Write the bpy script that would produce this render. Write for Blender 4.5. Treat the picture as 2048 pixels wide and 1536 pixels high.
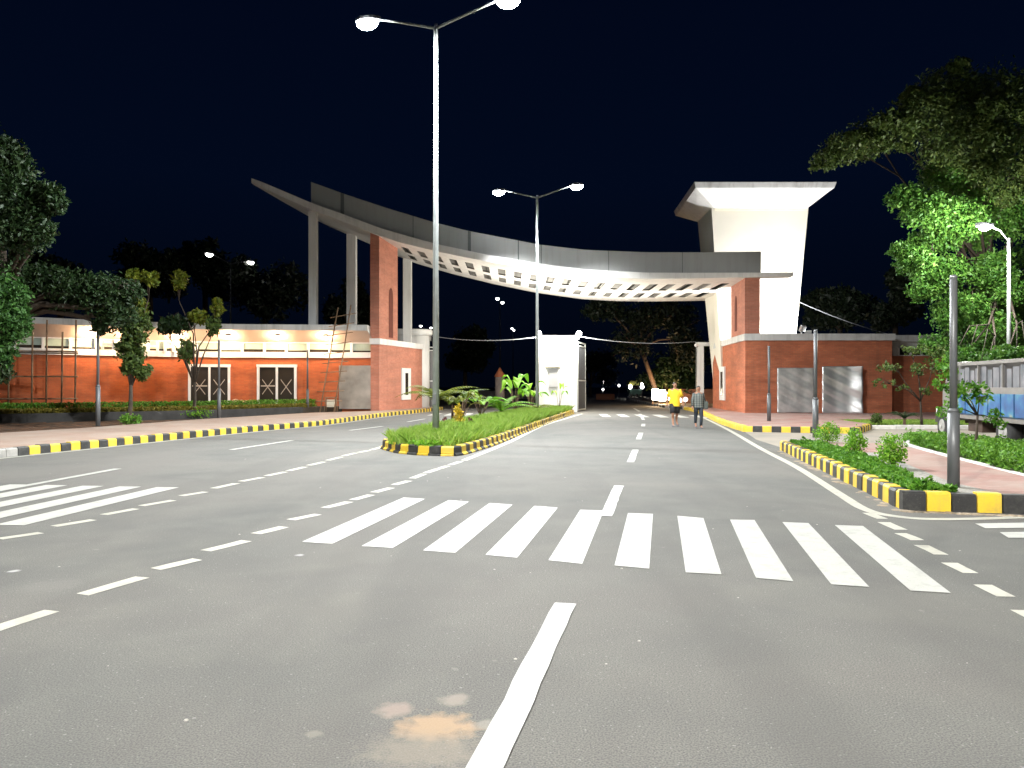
import bpy, math, random
import numpy as np
from mathutils import Vector, Matrix
random.seed(7); np.random.seed(7)
R = math.radians
for o in list(bpy.data.objects): bpy.data.objects.remove(o)
S = bpy.context.scene
COL = S.collection

# ------------------------------------------------------------------ camera, sky, exposure
F = 1538.0; H = 1.6            # focal length in pixels of the 2048 px wide photo, eye height in metres
cam = bpy.data.cameras.new('camera'); co = bpy.data.objects.new('camera', cam); COL.objects.link(co)
cam.sensor_width = 36; cam.lens = F/2048*36; cam.shift_y = 4/2048; cam.clip_start = .05; cam.clip_end = 3000
co.location = (0, 0, H); co.rotation_euler = (R(90), 0, 0)
S.camera = co
S.render.resolution_x = 1024; S.render.resolution_y = 768
S.view_settings.view_transform = 'Standard'; S.view_settings.look = 'None'
S.view_settings.exposure = 1.1; S.view_settings.gamma = 1
S.cycles.max_bounces = 6; S.cycles.diffuse_bounces = 3; S.cycles.glossy_bounces = 3
S.cycles.transparent_max_bounces = 6; S.cycles.sample_clamp_indirect = 3
w = bpy.data.worlds.new("World"); S.world = w; w.use_nodes = True
nt = w.node_tree; bg = nt.nodes['Background']
tc = nt.nodes.new('ShaderNodeTexCoord'); sep = nt.nodes.new('ShaderNodeSeparateXYZ'); cr = nt.nodes.new('ShaderNodeValToRGB')
nt.links.new(tc.outputs['Generated'], sep.inputs[0]); nt.links.new(sep.outputs['Z'], cr.inputs[0]); nt.links.new(cr.outputs[0], bg.inputs[0])
cr.color_ramp.elements[0].position = 0.0; cr.color_ramp.elements[0].color = (.0008, .0018, .0050, 1)
cr.color_ramp.elements[1].position = .6; cr.color_ramp.elements[1].color = (.0006, .0022, .0100, 1)
e = cr.color_ramp.elements.new(.25); e.color = (.0008, .0032, .0125, 1)
bg.inputs[1].default_value = .42

# ------------------------------------------------------------------ helpers
def G(u, v, z=0.0):
    Y = F*(H-z)/(v-772); return ((u-1024)*Y/F, Y)
def G3(u, v, z=0.0):
    x, y = G(u, v, z); return (x, y, z)
def W(u, v, Y): return ((u-1024)*Y/F, Y, H-(v-772)*Y/F)

ORG = {}
def org(o): return ORG.get(o.name, (0., 0., 0.))
def props(o, label=None, cat=None, group=None, kind=None):
    if label: o['label'] = label
    if cat: o['category'] = cat
    if group: o['group'] = group
    if kind: o['kind'] = kind
    return o
def thing(name, loc, label, cat, group=None, rz=0.):
    o = bpy.data.objects.new(name, None); COL.objects.link(o); o.location = loc; o.rotation_euler = (0, 0, rz)
    o.empty_display_size = .3
    ORG[o.name] = tuple(loc); return props(o, label, cat, group)

class MB:
    def __init__(s): s.v = []; s.f = []; s.m = []; s.sm = []
    def add(s, vs, fs, m=0, smooth=False):
        b = len(s.v); s.v += [tuple(p) for p in vs]
        for f in fs: s.f.append([b+i for i in f]); s.m.append(m); s.sm.append(smooth)
        return s
    def quad(s, a, b, c, d, m=0): return s.add([a, b, c, d], [(0, 1, 2, 3)], m)
    def box(s, x, y, z, sx, sy, sz, rz=0., m=0, M=None):
        "centre x,y; bottom z"
        vs = [(i*sx/2, j*sy/2, k*sz) for k in (0, 1) for i, j in ((-1, -1), (1, -1), (1, 1), (-1, 1))]
        c, n = math.cos(rz), math.sin(rz)
        vs = [(x+a*c-b*n, y+a*n+b*c, z+k) for a, b, k in vs]
        if M is not None: vs = [tuple(M @ Vector(p)) for p in vs]
        return s.add(vs, [(3, 2, 1, 0), (4, 5, 6, 7), (0, 1, 5, 4), (1, 2, 6, 5), (2, 3, 7, 6), (3, 0, 4, 7)], m)
    def hexa(s, bot, top, m=0):
        return s.add(list(bot)+list(top), [(3, 2, 1, 0), (4, 5, 6, 7), (0, 1, 5, 4), (1, 2, 6, 5), (2, 3, 7, 6), (3, 0, 4, 7)], m)
    def prism(s, poly, z0, z1, m=0, mtop=None):
        n = len(poly)
        a = sum(poly[i][0]*poly[(i+1) % n][1]-poly[(i+1) % n][0]*poly[i][1] for i in range(n))
        if a < 0: poly = poly[::-1]
        vs = [(p[0], p[1], z0) for p in poly]+[(p[0], p[1], z1) for p in poly]
        s.add(vs, [tuple(range(n-1, -1, -1))]+[(i, (i+1) % n, n+(i+1) % n, n+i) for i in range(n)], m)
        b = len(s.v)-n
        s.f.append([b+i for i in range(n)]); s.m.append(m if mtop is None else mtop); s.sm.append(False)
        return s
    def wall(s, a, b, z0, z1, t=.2, m=0):
        "slab from a to b, thickness t to the left of a->b"
        dx, dy = b[0]-a[0], b[1]-a[1]; L = math.hypot(dx, dy); nx, ny = -dy/L*t, dx/L*t
        return s.prism([a, b, (b[0]+nx, b[1]+ny), (a[0]+nx, a[1]+ny)], z0, z1, m)
    def tube(s, pts, r, n=8, m=0, smooth=True):
        pts = [Vector(p) for p in pts]
        if not hasattr(r, '__len__'): r = [r]*len(pts)
        rings = []
        prev = None
        for i, p in enumerate(pts):
            t = (pts[min(i+1, len(pts)-1)]-pts[max(i-1, 0)]).normalized()
            if prev is None: a = t.orthogonal().normalized()
            else:
                a = prev-t*prev.dot(t)
                a = a.normalized() if a.length > 1e-6 else t.orthogonal().normalized()
            prev = a; b = t.cross(a)
            rings.append([p+(a*math.cos(k*2*math.pi/n)+b*math.sin(k*2*math.pi/n))*r[i] for k in range(n)])
        return s.loft(rings, m, smooth)
    def loft(s, rings, m=0, smooth=True, cap=True):
        n = len(rings[0]); vs = [p for q in rings for p in q]; fs = []
        for i in range(len(rings)-1):
            for k in range(n): fs.append((i*n+k, i*n+(k+1) % n, (i+1)*n+(k+1) % n, (i+1)*n+k))
        s.add(vs, fs, m, smooth)
        if cap:
            b = len(s.v)-len(vs)
            s.f.append([b+k for k in range(n-1, -1, -1)]); s.m.append(m); s.sm.append(False)
            s.f.append([b+len(vs)-n+k for k in range(n)]); s.m.append(m); s.sm.append(False)
        return s
    def ball(s, c, r, n=12, m=0, sz=1., k=8):
        rings = []
        for i in range(k+1):
            a = math.pi*(i/k) ; rr = max(1e-4, math.sin(a))*r
            rings.append([(c[0]+rr*math.cos(j*2*math.pi/n), c[1]+rr*math.sin(j*2*math.pi/n), c[2]-math.cos(a)*r*sz) for j in range(n)])
        return s.loft(rings, m, True, False)
    def strip(s, pts, wd, z=0., m=0, off=0.):
        pts = [Vector((p[0], p[1])) for p in pts]; L = []; Rr = []
        for i, p in enumerate(pts):
            t = (pts[min(i+1, len(pts)-1)]-pts[max(i-1, 0)]).normalized(); n = Vector((-t.y, t.x))
            L.append(p+n*(wd/2+off)); Rr.append(p+n*(off-wd/2))
        for i in range(len(pts)-1):
            s.quad((Rr[i].x, Rr[i].y, z), (Rr[i+1].x, Rr[i+1].y, z), (L[i+1].x, L[i+1].y, z), (L[i].x, L[i].y, z), m)
        return s
    def build(s, name, mats, parent=None, local=False, kind=None, label=None, cat=None, group=None, bevel=0.):
        if not isinstance(mats, (list, tuple)): mats = [mats]
        ox = (0, 0, 0) if (parent is None or local) else org(parent)
        vs = [(a-ox[0], b-ox[1], c-ox[2]) for a, b, c in s.v]
        me = bpy.data.meshes.new(name); me.from_pydata(vs, [], s.f)
        for m in mats: me.materials.append(m)
        me.polygons.foreach_set('material_index', s.m); me.polygons.foreach_set('use_smooth', s.sm)
        me.update()
        o = bpy.data.objects.new(name, me); COL.objects.link(o)
        if parent is not None: o.parent = parent; ORG[o.name] = ox
        if bevel:
            b = o.modifiers.new('bevel', 'BEVEL'); b.width = bevel; b.segments = 2; b.limit_method = 'ANGLE'
        return props(o, label, cat, group, kind)

def copy_tree(o, parent=None):
    c = o.copy(); COL.objects.link(c); c.parent = parent
    for ch in list(o.children): copy_tree(ch, c)
    return c
def dup(o, loc, rz=None, label=None, scale=None, drop_lights=False):
    c = copy_tree(o); c.location = loc; ORG[c.name] = tuple(loc)
    if rz is not None: c.rotation_euler = (0, 0, rz)
    if label: c['label'] = label
    if scale: c.scale = scale
    return c

# ------------------------------------------------------------------ materials
def mat(name, col, rough=.7, metal=0., var=0., scale=3., bump=0., bscale=20., emit=None, es=0., spec=.5, col2=None, detail=4):
    m = bpy.data.materials.new(name); m.use_nodes = True; n = m.node_tree; b = n.nodes['Principled BSDF']
    b.inputs['Base Color'].default_value = (*col, 1); b.inputs['Roughness'].default_value = rough
    b.inputs['Metallic'].default_value = metal; b.inputs['Specular IOR Level'].default_value = spec
    t = n.nodes.new('ShaderNodeTexCoord')
    if var or col2:
        no = n.nodes.new('ShaderNodeTexNoise'); no.inputs['Scale'].default_value = scale; no.inputs['Detail'].default_value = detail
        n.links.new(t.outputs['Object'], no.inputs['Vector'])
        r = n.nodes.new('ShaderNodeValToRGB'); r.color_ramp.elements[0].position = .3; r.color_ramp.elements[1].position = .7
        c2 = col2 or tuple(c*(1-var) for c in col); c1 = col if col2 else tuple(min(1, c*(1+var)) for c in col)
        r.color_ramp.elements[0].color = (*c2, 1); r.color_ramp.elements[1].color = (*c1, 1)
        n.links.new(no.outputs['Fac'], r.inputs[0]); n.links.new(r.outputs[0], b.inputs['Base Color'])
    if bump:
        nb = n.nodes.new('ShaderNodeTexNoise'); nb.inputs['Scale'].default_value = bscale; nb.inputs['Detail'].default_value = 5
        n.links.new(t.outputs['Object'], nb.inputs['Vector'])
        bp = n.nodes.new('ShaderNodeBump'); bp.inputs['Strength'].default_value = bump; bp.inputs['Distance'].default_value = .02
        n.links.new(nb.outputs['Fac'], bp.inputs['Height']); n.links.new(bp.outputs[0], b.inputs['Normal'])
    if emit:
        b.inputs['Emission Color'].default_value = (*emit, 1); b.inputs['Emission Strength'].default_value = es
        m.cycles.emission_sampling = 'NONE'
    return m

def brick_mat(name, c1, c2, mortar, sx=1., stain=.25):
    m = bpy.data.materials.new(name); m.use_nodes = True; n = m.node_tree; b = n.nodes['Principled BSDF']; lk = n.links.new
    g = n.nodes.new('ShaderNodeNewGeometry'); sp = n.nodes.new('ShaderNodeSeparateXYZ'); ad = n.nodes.new('ShaderNodeMath'); cb = n.nodes.new('ShaderNodeCombineXYZ')
    lk(g.outputs['Position'], sp.inputs[0]); lk(sp.outputs['X'], ad.inputs[0]); lk(sp.outputs['Y'], ad.inputs[1]); lk(ad.outputs[0], cb.inputs[0]); lk(sp.outputs['Z'], cb.inputs[1])
    br = n.nodes.new('ShaderNodeTexBrick'); lk(cb.outputs[0], br.inputs['Vector'])
    br.inputs['Color1'].default_value = (*c1, 1); br.inputs['Color2'].default_value = (*c2, 1); br.inputs['Mortar'].default_value = (*mortar, 1)
    br.inputs['Scale'].default_value = 1.; br.inputs['Brick Width'].default_value = .24; br.inputs['Row Height'].default_value = .085; br.inputs['Mortar Size'].default_value = .007
    br.inputs['Mortar Smooth'].default_value = .3; br.inputs['Bias'].default_value = .1
    mp = n.nodes.new('ShaderNodeVectorMath'); mp.operation = 'MULTIPLY'; mp.inputs[1].default_value = (.5, 2.2, .5); lk(cb.outputs[0], mp.inputs[0])
    no = n.nodes.new('ShaderNodeTexNoise'); no.inputs['Scale'].default_value = 1.1; no.inputs['Detail'].default_value = 6; lk(mp.outputs[0], no.inputs['Vector'])
    mr = n.nodes.new('ShaderNodeMapRange'); mr.inputs[1].default_value = .3; mr.inputs[2].default_value = .7; mr.inputs[3].default_value = 1-stain; mr.inputs[4].default_value = 1+stain; lk(no.outputs['Fac'], mr.inputs[0])
    mx = n.nodes.new('ShaderNodeVectorMath'); mx.operation = 'SCALE'; lk(br.outputs['Color'], mx.inputs[0]); lk(mr.outputs[0], mx.inputs['Scale'])
    lk(mx.outputs[0], b.inputs['Base Color']); b.inputs['Roughness'].default_value = .75
    bp = n.nodes.new('ShaderNodeBump'); bp.inputs['Strength'].default_value = .4; bp.inputs['Distance'].default_value = .01; lk(br.outputs['Fac'], bp.inputs['Height']); bp.invert = True; lk(bp.outputs[0], b.inputs['Normal'])
    return m

def leaf_mat(name, cols, trans=.3, rough=.55):
    m = bpy.data.materials.new(name); m.use_nodes = True; n = m.node_tree; b = n.nodes['Principled BSDF']; lk = n.links.new
    g = n.nodes.new('ShaderNodeNewGeometry'); r = n.nodes.new('ShaderNodeValToRGB'); lk(g.outputs['Random Per Island'], r.inputs[0])
    k = len(cols)
    while len(r.color_ramp.elements) < k: r.color_ramp.elements.new(.5)
    for i, c in enumerate(cols): r.color_ramp.elements[i].position = i/max(1, k-1); r.color_ramp.elements[i].color = (*c, 1)
    lk(r.outputs[0], b.inputs['Base Color']); b.inputs['Roughness'].default_value = rough; b.inputs['Specular IOR Level'].default_value = .3
    tr = n.nodes.new('ShaderNodeBsdfTranslucent'); lk(r.outputs[0], tr.inputs[0]); mx = n.nodes.new('ShaderNodeMixShader'); mx.inputs[0].default_value = trans
    lk(b.outputs[0], mx.inputs[1]); lk(tr.outputs[0], mx.inputs[2]); lk(mx.outputs[0], n.nodes['Material Output'].inputs[0])
    return m

def asphalt_mat():
    m = bpy.data.materials.new('asphalt'); m.use_nodes = True; n = m.node_tree; b = n.nodes['Principled BSDF']; lk = n.links.new
    g = n.nodes.new('ShaderNodeNewGeometry')
    def noise(sc, det=5, dist=0.):
        x = n.nodes.new('ShaderNodeTexNoise'); x.inputs['Scale'].default_value = sc; x.inputs['Detail'].default_value = det; x.inputs['Distortion'].default_value = dist
        lk(g.outputs['Position'], x.inputs['Vector']); return x.outputs['Fac']
    def mr(i, a, b_, c, d):
        x = n.nodes.new('ShaderNodeMapRange'); lk(i, x.inputs[0])
        for k, q in enumerate((a, b_, c, d)): x.inputs[k+1].default_value = q
        return x.outputs[0]
    def mixc(f, a, c):
        x = n.nodes.new('ShaderNodeMix'); x.data_type = 'RGBA'; lk(f, x.inputs[0])
        for k, q in ((6, a), (7, c)):
            if isinstance(q, tuple): x.inputs[k].default_value = (*q, 1)
            else: lk(q, x.inputs[k])
        return x.outputs[2]
    big = mr(noise(.22, 4, .6), .38, .62, 0, 1)
    col = mixc(big, (.125, .125, .116), (.178, .166, .150))
    mid = mr(noise(1.3, 6, .6), .35, .7, 0, .55)
    col = mixc(mid, col, (.195, .190, .170))
    fine = mr(noise(110, 3), .38, .68, 0, .85)
    col = mixc(fine, col, (.060, .062, .062))
    spk = mr(noise(46, 1), .70, .74, 0, .55)
    col = mixc(spk, col, (.30, .30, .28))
    tr = n.nodes.new('ShaderNodeMapping'); tr.inputs['Rotation'].default_value = (0, 0, R(-11.5)); tr.inputs['Scale'].default_value = (1.1, .045, 1); lk(g.outputs['Position'], tr.inputs[0])
    tn = n.nodes.new('ShaderNodeTexNoise'); tn.inputs['Scale'].default_value = 1.0; tn.inputs['Detail'].default_value = 3; lk(tr.outputs[0], tn.inputs['Vector'])
    col = mixc(mr(tn.outputs['Fac'], .52, .72, 0, .4), col, (.085, .082, .078))
    col = mixc(mr(noise(.55, 6, 1.2), .55, .85, 0, .4), col, (.18, .172, .15))
    col = mixc(mr(noise(7, 2, .2), .74, .77, 0, .4), col, (.22, .21, .19))
    # dusty sand spots
    def spot(x, y, rx, ry, c, amt, src):
        v = n.nodes.new('ShaderNodeVectorMath'); v.operation = 'SUBTRACT'; lk(g.outputs['Position'], v.inputs[0]); v.inputs[1].default_value = (x, y, 0)
        v2 = n.nodes.new('ShaderNodeVectorMath'); v2.operation = 'MULTIPLY'; lk(v.outputs[0], v2.inputs[0]); v2.inputs[1].default_value = (1/rx, 1/ry, 0)
        ln = n.nodes.new('ShaderNodeVectorMath'); ln.operation = 'LENGTH'; lk(v2.outputs[0], ln.inputs[0])
        ns = noise(14, 4); a = n.nodes.new('ShaderNodeMath'); a.operation = 'MULTIPLY_ADD'; lk(ns, a.inputs[0]); a.inputs[1].default_value = 1.3; lk(ln.outputs['Value'], a.inputs[2])
        return mixc(mr(a.outputs[0], 1.75, 1.15, 0, amt), src, c)
    for u, v, rx, ry, c, amt in ((874, 1454, .21, .17, (.36, .255, .16), .8), (850, 1500, .28, .2, (.22, .195, .16), .6), (790, 1420, .10, .10, (.26, .21, .18), .8), (908, 1400, .08, .09, (.25, .22, .19), .8),
                                 (625, 1468, .05, .04, (.24, .22, .19), .5), (975, 1448, .07, .06, (.24, .23, .2), .7),
                                 (100, 1172, .25, .25, (.17, .16, .15), .35), (28, 1142, .05, .05, (.45, .45, .44), .7), (600, 1110, .05, .05, (.4, .4, .4), .7)):
        x, y = G(u, v); col = spot(x, y, rx, ry, c, amt, col)
    lk(col, b.inputs['Base Color']); b.inputs['Roughness'].default_value = .88; b.inputs['Specular IOR Level'].default_value = .25
    bp = n.nodes.new('ShaderNodeBump'); bp.inputs['Strength'].default_value = .5; bp.inputs['Distance'].default_value = .006
    lk(noise(120, 3), bp.inputs['Height']); lk(bp.outputs[0], b.inputs['Normal'])
    return m

def paint_mat(name, col, wear=(.16, .16, .155), amt=.5):
    m = bpy.data.materials.new(name); m.use_nodes = True; n = m.node_tree; b = n.nodes['Principled BSDF']; lk = n.links.new
    g = n.nodes.new('ShaderNodeNewGeometry')
    a = n.nodes.new('ShaderNodeTexNoise'); a.inputs['Scale'].default_value = 5; a.inputs['Detail'].default_value = 8; a.inputs['Roughness'].default_value = .7; lk(g.outputs['Position'], a.inputs['Vector'])
    r = n.nodes.new('ShaderNodeMapRange'); lk(a.outputs['Fac'], r.inputs[0]); r.inputs[1].default_value = .5; r.inputs[2].default_value = .85; r.inputs[4].default_value = amt
    a2 = n.nodes.new('ShaderNodeTexNoise'); a2.inputs['Scale'].default_value = 90; a2.inputs['Detail'].default_value = 2; lk(g.outputs['Position'], a2.inputs['Vector'])
    r2 = n.nodes.new('ShaderNodeMapRange'); lk(a2.outputs['Fac'], r2.inputs[0]); r2.inputs[1].default_value = .6; r2.inputs[2].default_value = .75; r2.inputs[4].default_value = amt*.8
    mx = n.nodes.new('ShaderNodeMath'); mx.operation = 'MAXIMUM'; lk(r.outputs[0], mx.inputs[0]); lk(r2.outputs[0], mx.inputs[1])
    c = n.nodes.new('ShaderNodeMix'); c.data_type = 'RGBA'; lk(mx.outputs[0], c.inputs[0]); c.inputs[6].default_value = (*col, 1); c.inputs[7].default_value = (*wear, 1)
    lk(c.outputs[2], b.inputs['Base Color']); b.inputs['Roughness'].default_value = .6
    return m

def paver_mat(name, c1, c2, mortar, bw=.22, rh=.11):
    m = bpy.data.materials.new(name); m.use_nodes = True; n = m.node_tree; b = n.nodes['Principled BSDF']; lk = n.links.new
    g = n.nodes.new('ShaderNodeNewGeometry'); br = n.nodes.new('ShaderNodeTexBrick'); lk(g.outputs['Position'], br.inputs['Vector'])
    br.inputs['Color1'].default_value = (*c1, 1); br.inputs['Color2'].default_value = (*c2, 1); br.inputs['Mortar'].default_value = (*mortar, 1)
    br.inputs['Scale'].default_value = 1.; br.inputs['Brick Width'].default_value = bw; br.inputs['Row Height'].default_value = rh; br.inputs['Mortar Size'].default_value = .006
    no = n.nodes.new('ShaderNodeTexNoise'); no.inputs['Scale'].default_value = .9; no.inputs['Detail'].default_value = 6; lk(g.outputs['Position'], no.inputs['Vector'])
    r = n.nodes.new('ShaderNodeMapRange'); lk(no.outputs['Fac'], r.inputs[0]); r.inputs[1].default_value = .35; r.inputs[2].default_value = .7; r.inputs[4].default_value = .6
    c = n.nodes.new('ShaderNodeMix'); c.data_type = 'RGBA'; lk(r.outputs[0], c.inputs[0]); lk(br.outputs['Color'], c.inputs[6]); c.inputs[7].default_value = (.36, .31, .26, 1)
    lk(c.outputs[2], b.inputs['Base Color']); b.inputs['Roughness'].default_value = .8
    bp = n.nodes.new('ShaderNodeBump'); bp.invert = True; bp.inputs['Distance'].default_value = .01; bp.inputs['Strength'].default_value = .5; lk(br.outputs['Fac'], bp.inputs['Height']); lk(bp.outputs[0], b.inputs['Normal'])
    return m

M = {}
M['asphalt'] = asphalt_mat()
M['line'] = paint_mat('white_road_paint', (.40, .40, .37), wear=(.17, .17, .16), amt=.9)
M['cream_line'] = paint_mat('cream_road_paint', (.42, .41, .35), wear=(.17, .16, .14), amt=.9)
M['yellow'] = paint_mat('yellow_kerb_paint', (.68, .47, .03), wear=(.30, .22, .09), amt=.8)
M['black'] = paint_mat('black_kerb_paint', (.022, .022, .022), wear=(.12, .115, .10), amt=.8)
M['concrete'] = mat('concrete', (.30, .29, .27), .85, var=.2, scale=6, bump=.4)
M['white_kerb'] = mat('white_kerb_stone', (.55, .53, .5), .8, var=.15, scale=6)
M['paver_l'] = paver_mat('pink_paver_left', (.30, .20, .155), (.35, .25, .20), (.2, .15, .12))
M['paver_r'] = paver_mat('pink_paver_right', (.30, .13, .11), (.36, .20, .17), (.2, .14, .12))
M['lot'] = mat('sandy_concrete', (.30, .26, .21), .85, col2=(.22, .20, .17), scale=.8, bump=.3, detail=8)
M['soil'] = mat('soil', (.045, .032, .02), .95, var=.3, scale=2, bump=.6)
M['sand'] = mat('sand', (.26, .21, .15), .95, var=.3, scale=8, bump=.6)
M['gravel'] = mat('gravel', (.40, .38, .34), .9, col2=(.16, .15, .13), scale=28, bump=.8)
M['brown_tile'] = mat('ribbed_brown_ground', (.10, .045, .02), .85, col2=(.03, .018, .01), scale=2)
M['brick_l'] = brick_mat('orange_brick', (.50, .115, .028), (.42, .085, .022), (.36, .14, .06))
M['brick_r'] = brick_mat('red_brick', (.50, .155, .068), (.42, .115, .050), (.26, .12, .08))
M['brick_s'] = brick_mat('lit_red_brick', (.52, .20, .125), (.45, .16, .10), (.40, .22, .17), stain=.15)  # paler copy of the red brick, lamplit pink put into the colour
M['white'] = mat('white_wall_paint', (.74, .73, .71), .6, var=.04, scale=.7, bump=.1, bscale=8)
M['deck'] = mat('deck_white_paint', (.74, .72, .69), .65, var=.06, scale=.8, bump=.1, bscale=8)
M['cornice'] = mat('cornice_paint', (.60, .60, .58), .7, var=.12, scale=1.5)
M['grey_panel'] = mat('grey_cladding', (.34, .345, .335), .45, var=.05, scale=.5, spec=.5)
M['joint'] = mat('dark_joint', (.10, .11, .11), .6)
M['peach'] = mat('canopy_soffit_paint', (.62, .50, .44), .7, var=.05, scale=1)
M['cream'] = mat('cream_wall_paint', (.72, .66, .52), .65, var=.05, scale=.5)
M['steel'] = mat('galvanised_steel', (.30, .32, .31), .5, metal=.3, var=.12, scale=4)
M['grey_post'] = mat('grey_post_paint', (.10, .105, .11), .45, metal=.2)
M['dark_metal'] = mat('dark_gate_metal', (.018, .02, .024), .65, metal=.1)
M['gate_grey'] = mat('grey_gate_sheet', (.16, .16, .165), .5, metal=.3, var=.1, scale=2)
M['frame'] = mat('white_frame', (.75, .75, .74), .5)
M['glass_dark'] = mat('dark_glass', (.035, .028, .022), .15, spec=.7)
M['glass_black'] = mat('black_glass', (.01, .01, .012), .08, spec=.7)
M['glass_frost'] = mat('frosted_glass', (.42, .50, .42), .25, var=.25, scale=.9, spec=.6)
M['tape'] = mat('cream_tape', (.42, .36, .30), .7)
M['lamp_body'] = mat('lamp_housing', (.25, .26, .27), .4, metal=.5)
M['lamp_on'] = mat('lit_led_lens', (1, 1, 1), .4, emit=(.93, .97, 1), es=60)
M['lamp_far'] = mat('lit_far_lens', (1, 1, 1), .4, emit=(1, .98, .93), es=8)
M['lamp_warm'] = mat('lit_warm_lens', (1, 1, 1), .4, emit=(1, .87, .68), es=30)
M['flood_on'] = mat('lit_flood_lens', (1, 1, 1), .4, emit=(1, 1, 1), es=12)
M['sign_on'] = mat('lit_sign_face', (1, 1, 1), .4, emit=(1, .93, .78), es=5)
M['bark'] = mat('bark', (.05, .036, .025), .9, var=.3, scale=9, bump=.7)
M['bark_o'] = mat('rust_bark', (.13, .08, .05), .9, var=.3, scale=6, bump=.6)
M['bamboo'] = mat('bamboo', (.22, .14, .08), .7, var=.3, scale=5)
M['cable'] = mat('cable', (.30, .31, .33), .5)
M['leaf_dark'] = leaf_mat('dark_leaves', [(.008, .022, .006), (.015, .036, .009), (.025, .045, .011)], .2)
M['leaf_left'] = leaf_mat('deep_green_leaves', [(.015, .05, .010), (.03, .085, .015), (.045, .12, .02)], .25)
M['leaf_tree'] = leaf_mat('tree_leaves', [(.03, .10, .014), (.06, .16, .02), (.11, .22, .035)], .3)  # greener leaves for the crown near the lamp, its light in the colour
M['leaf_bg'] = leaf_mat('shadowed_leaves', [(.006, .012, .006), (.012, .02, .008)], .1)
M['leaf_mid'] = leaf_mat('mid_leaves', [(.04, .14, .010), (.08, .22, .018), (.14, .29, .03)], .3)
M['leaf_yellow'] = leaf_mat('yellow_leaves', [(.10, .14, .012), (.16, .17, .015), (.06, .10, .012)], .3)
M['leaf_olive'] = leaf_mat('olive_leaves', [(.035, .065, .014), (.06, .10, .02), (.09, .12, .025)], .25)
M['leaf_bright'] = leaf_mat('bright_leaves', [(.08, .24, .012), (.15, .34, .02), (.24, .44, .04)], .35)
M['leaf_gold'] = leaf_mat('golden_leaves', [(.55, .38, .02), (.45, .30, .02), (.35, .33, .03)], .3)
M['leaf_red'] = leaf_mat('maroon_leaves', [(.10, .02, .02), (.06, .015, .012)], .2)
M['grass'] = leaf_mat('grass_blades', [(.13, .27, .025), (.24, .38, .05), (.32, .42, .09), (.14, .32, .035)], .3)
M['grass_pale'] = leaf_mat('pale_grass', [(.26, .38, .10), (.36, .44, .15), (.18, .32, .06)], .3)
M['grass_yellow'] = leaf_mat('dry_hedge', [(.14, .12, .015), (.20, .16, .02), (.09, .10, .015)], .25)
M['hedge'] = leaf_mat('hedge_leaves', [(.05, .15, .015), (.10, .24, .02), (.16, .32, .04)], .25)
M['skin'] = mat('skin', (.30, .15, .09), .5)
M['hair'] = mat('black_hair', (.012, .01, .01), .5)
M['shirt_yellow'] = mat('yellow_tshirt', (.78, .50, .02), .8, var=.08, scale=9)
M['shorts'] = mat('black_shorts', (.018, .018, .02), .8)
M['jeans'] = mat('dark_jeans', (.018, .024, .035), .8)
M['shoe'] = mat('grey_shoe', (.12, .12, .13), .6)
M['eye'] = mat('dark_eye', (.01, .01, .01), .3)

def streaks(m, amt=.22, dirt=(.30, .27, .22)):
    n = m.node_tree; lk = n.links.new; b = n.nodes['Principled BSDF']; g = n.nodes.new('ShaderNodeNewGeometry')
    mp = n.nodes.new('ShaderNodeVectorMath'); mp.operation = 'MULTIPLY'; mp.inputs[1].default_value = (2.2, 2.2, .22); lk(g.outputs['Position'], mp.inputs[0])
    no = n.nodes.new('ShaderNodeTexNoise'); no.inputs['Scale'].default_value = 1.6; no.inputs['Detail'].default_value = 7; no.inputs['Roughness'].default_value = .65; lk(mp.outputs[0], no.inputs['Vector'])
    r_ = n.nodes.new('ShaderNodeMapRange'); lk(no.outputs['Fac'], r_.inputs[0]); r_.inputs[1].default_value = .48; r_.inputs[2].default_value = .78; r_.inputs[4].default_value = amt
    c = n.nodes.new('ShaderNodeMix'); c.data_type = 'RGBA'; lk(r_.outputs[0], c.inputs[0])
    old = b.inputs['Base Color'].links[0].from_socket if b.inputs['Base Color'].links else None
    if old: lk(old, c.inputs[6])
    else: c.inputs[6].default_value = b.inputs['Base Color'].default_value
    c.inputs[7].default_value = (*dirt, 1); lk(c.outputs[2], b.inputs['Base Color'])
for k, a in (('white', .35), ('deck', .35), ('cornice', .6), ('grey_panel', .3), ('brick_l', .3), ('brick_r', .3), ('brick_s', .25), ('yellow', .3), ('grey_post', .3), ('frame', .2)):
    streaks(M[k], a, (.10, .06, .04) if 'brick' in k else (.20, .18, .15))

# ------------------------------------------------------------------ ground, roads, kerbs
b = MB(); b.quad((-400, -120, -.06), (400, -120, -.06), (400, 900, -.06), (-400, 900, -.06)); b.build('ground', M['soil'], kind='structure')
road = MB()
RC = [(6.9, 45), (7.6, 60), (9.0, 80), (12.6, 110), (20, 150), (36, 200), (60, 260)]
near = [(-60, -30), (60, -30), (60, 30), (30, 52), (-10, 52), (-16, 30), (-60, 24)]
road.prism(near, -.055, 0.)
for i in range(len(RC)-1):
    a, c = RC[i], RC[i+1]; y0 = max(a[1], 52)
    road.quad((a[0]-14 if i == 0 else a[0]-5, y0, 0), (a[0]+6, y0, 0), (c[0]+5, c[1], 0), (c[0]-5, c[1], 0))
ROAD = road.build('road', M['asphalt'], kind='structure')

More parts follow.
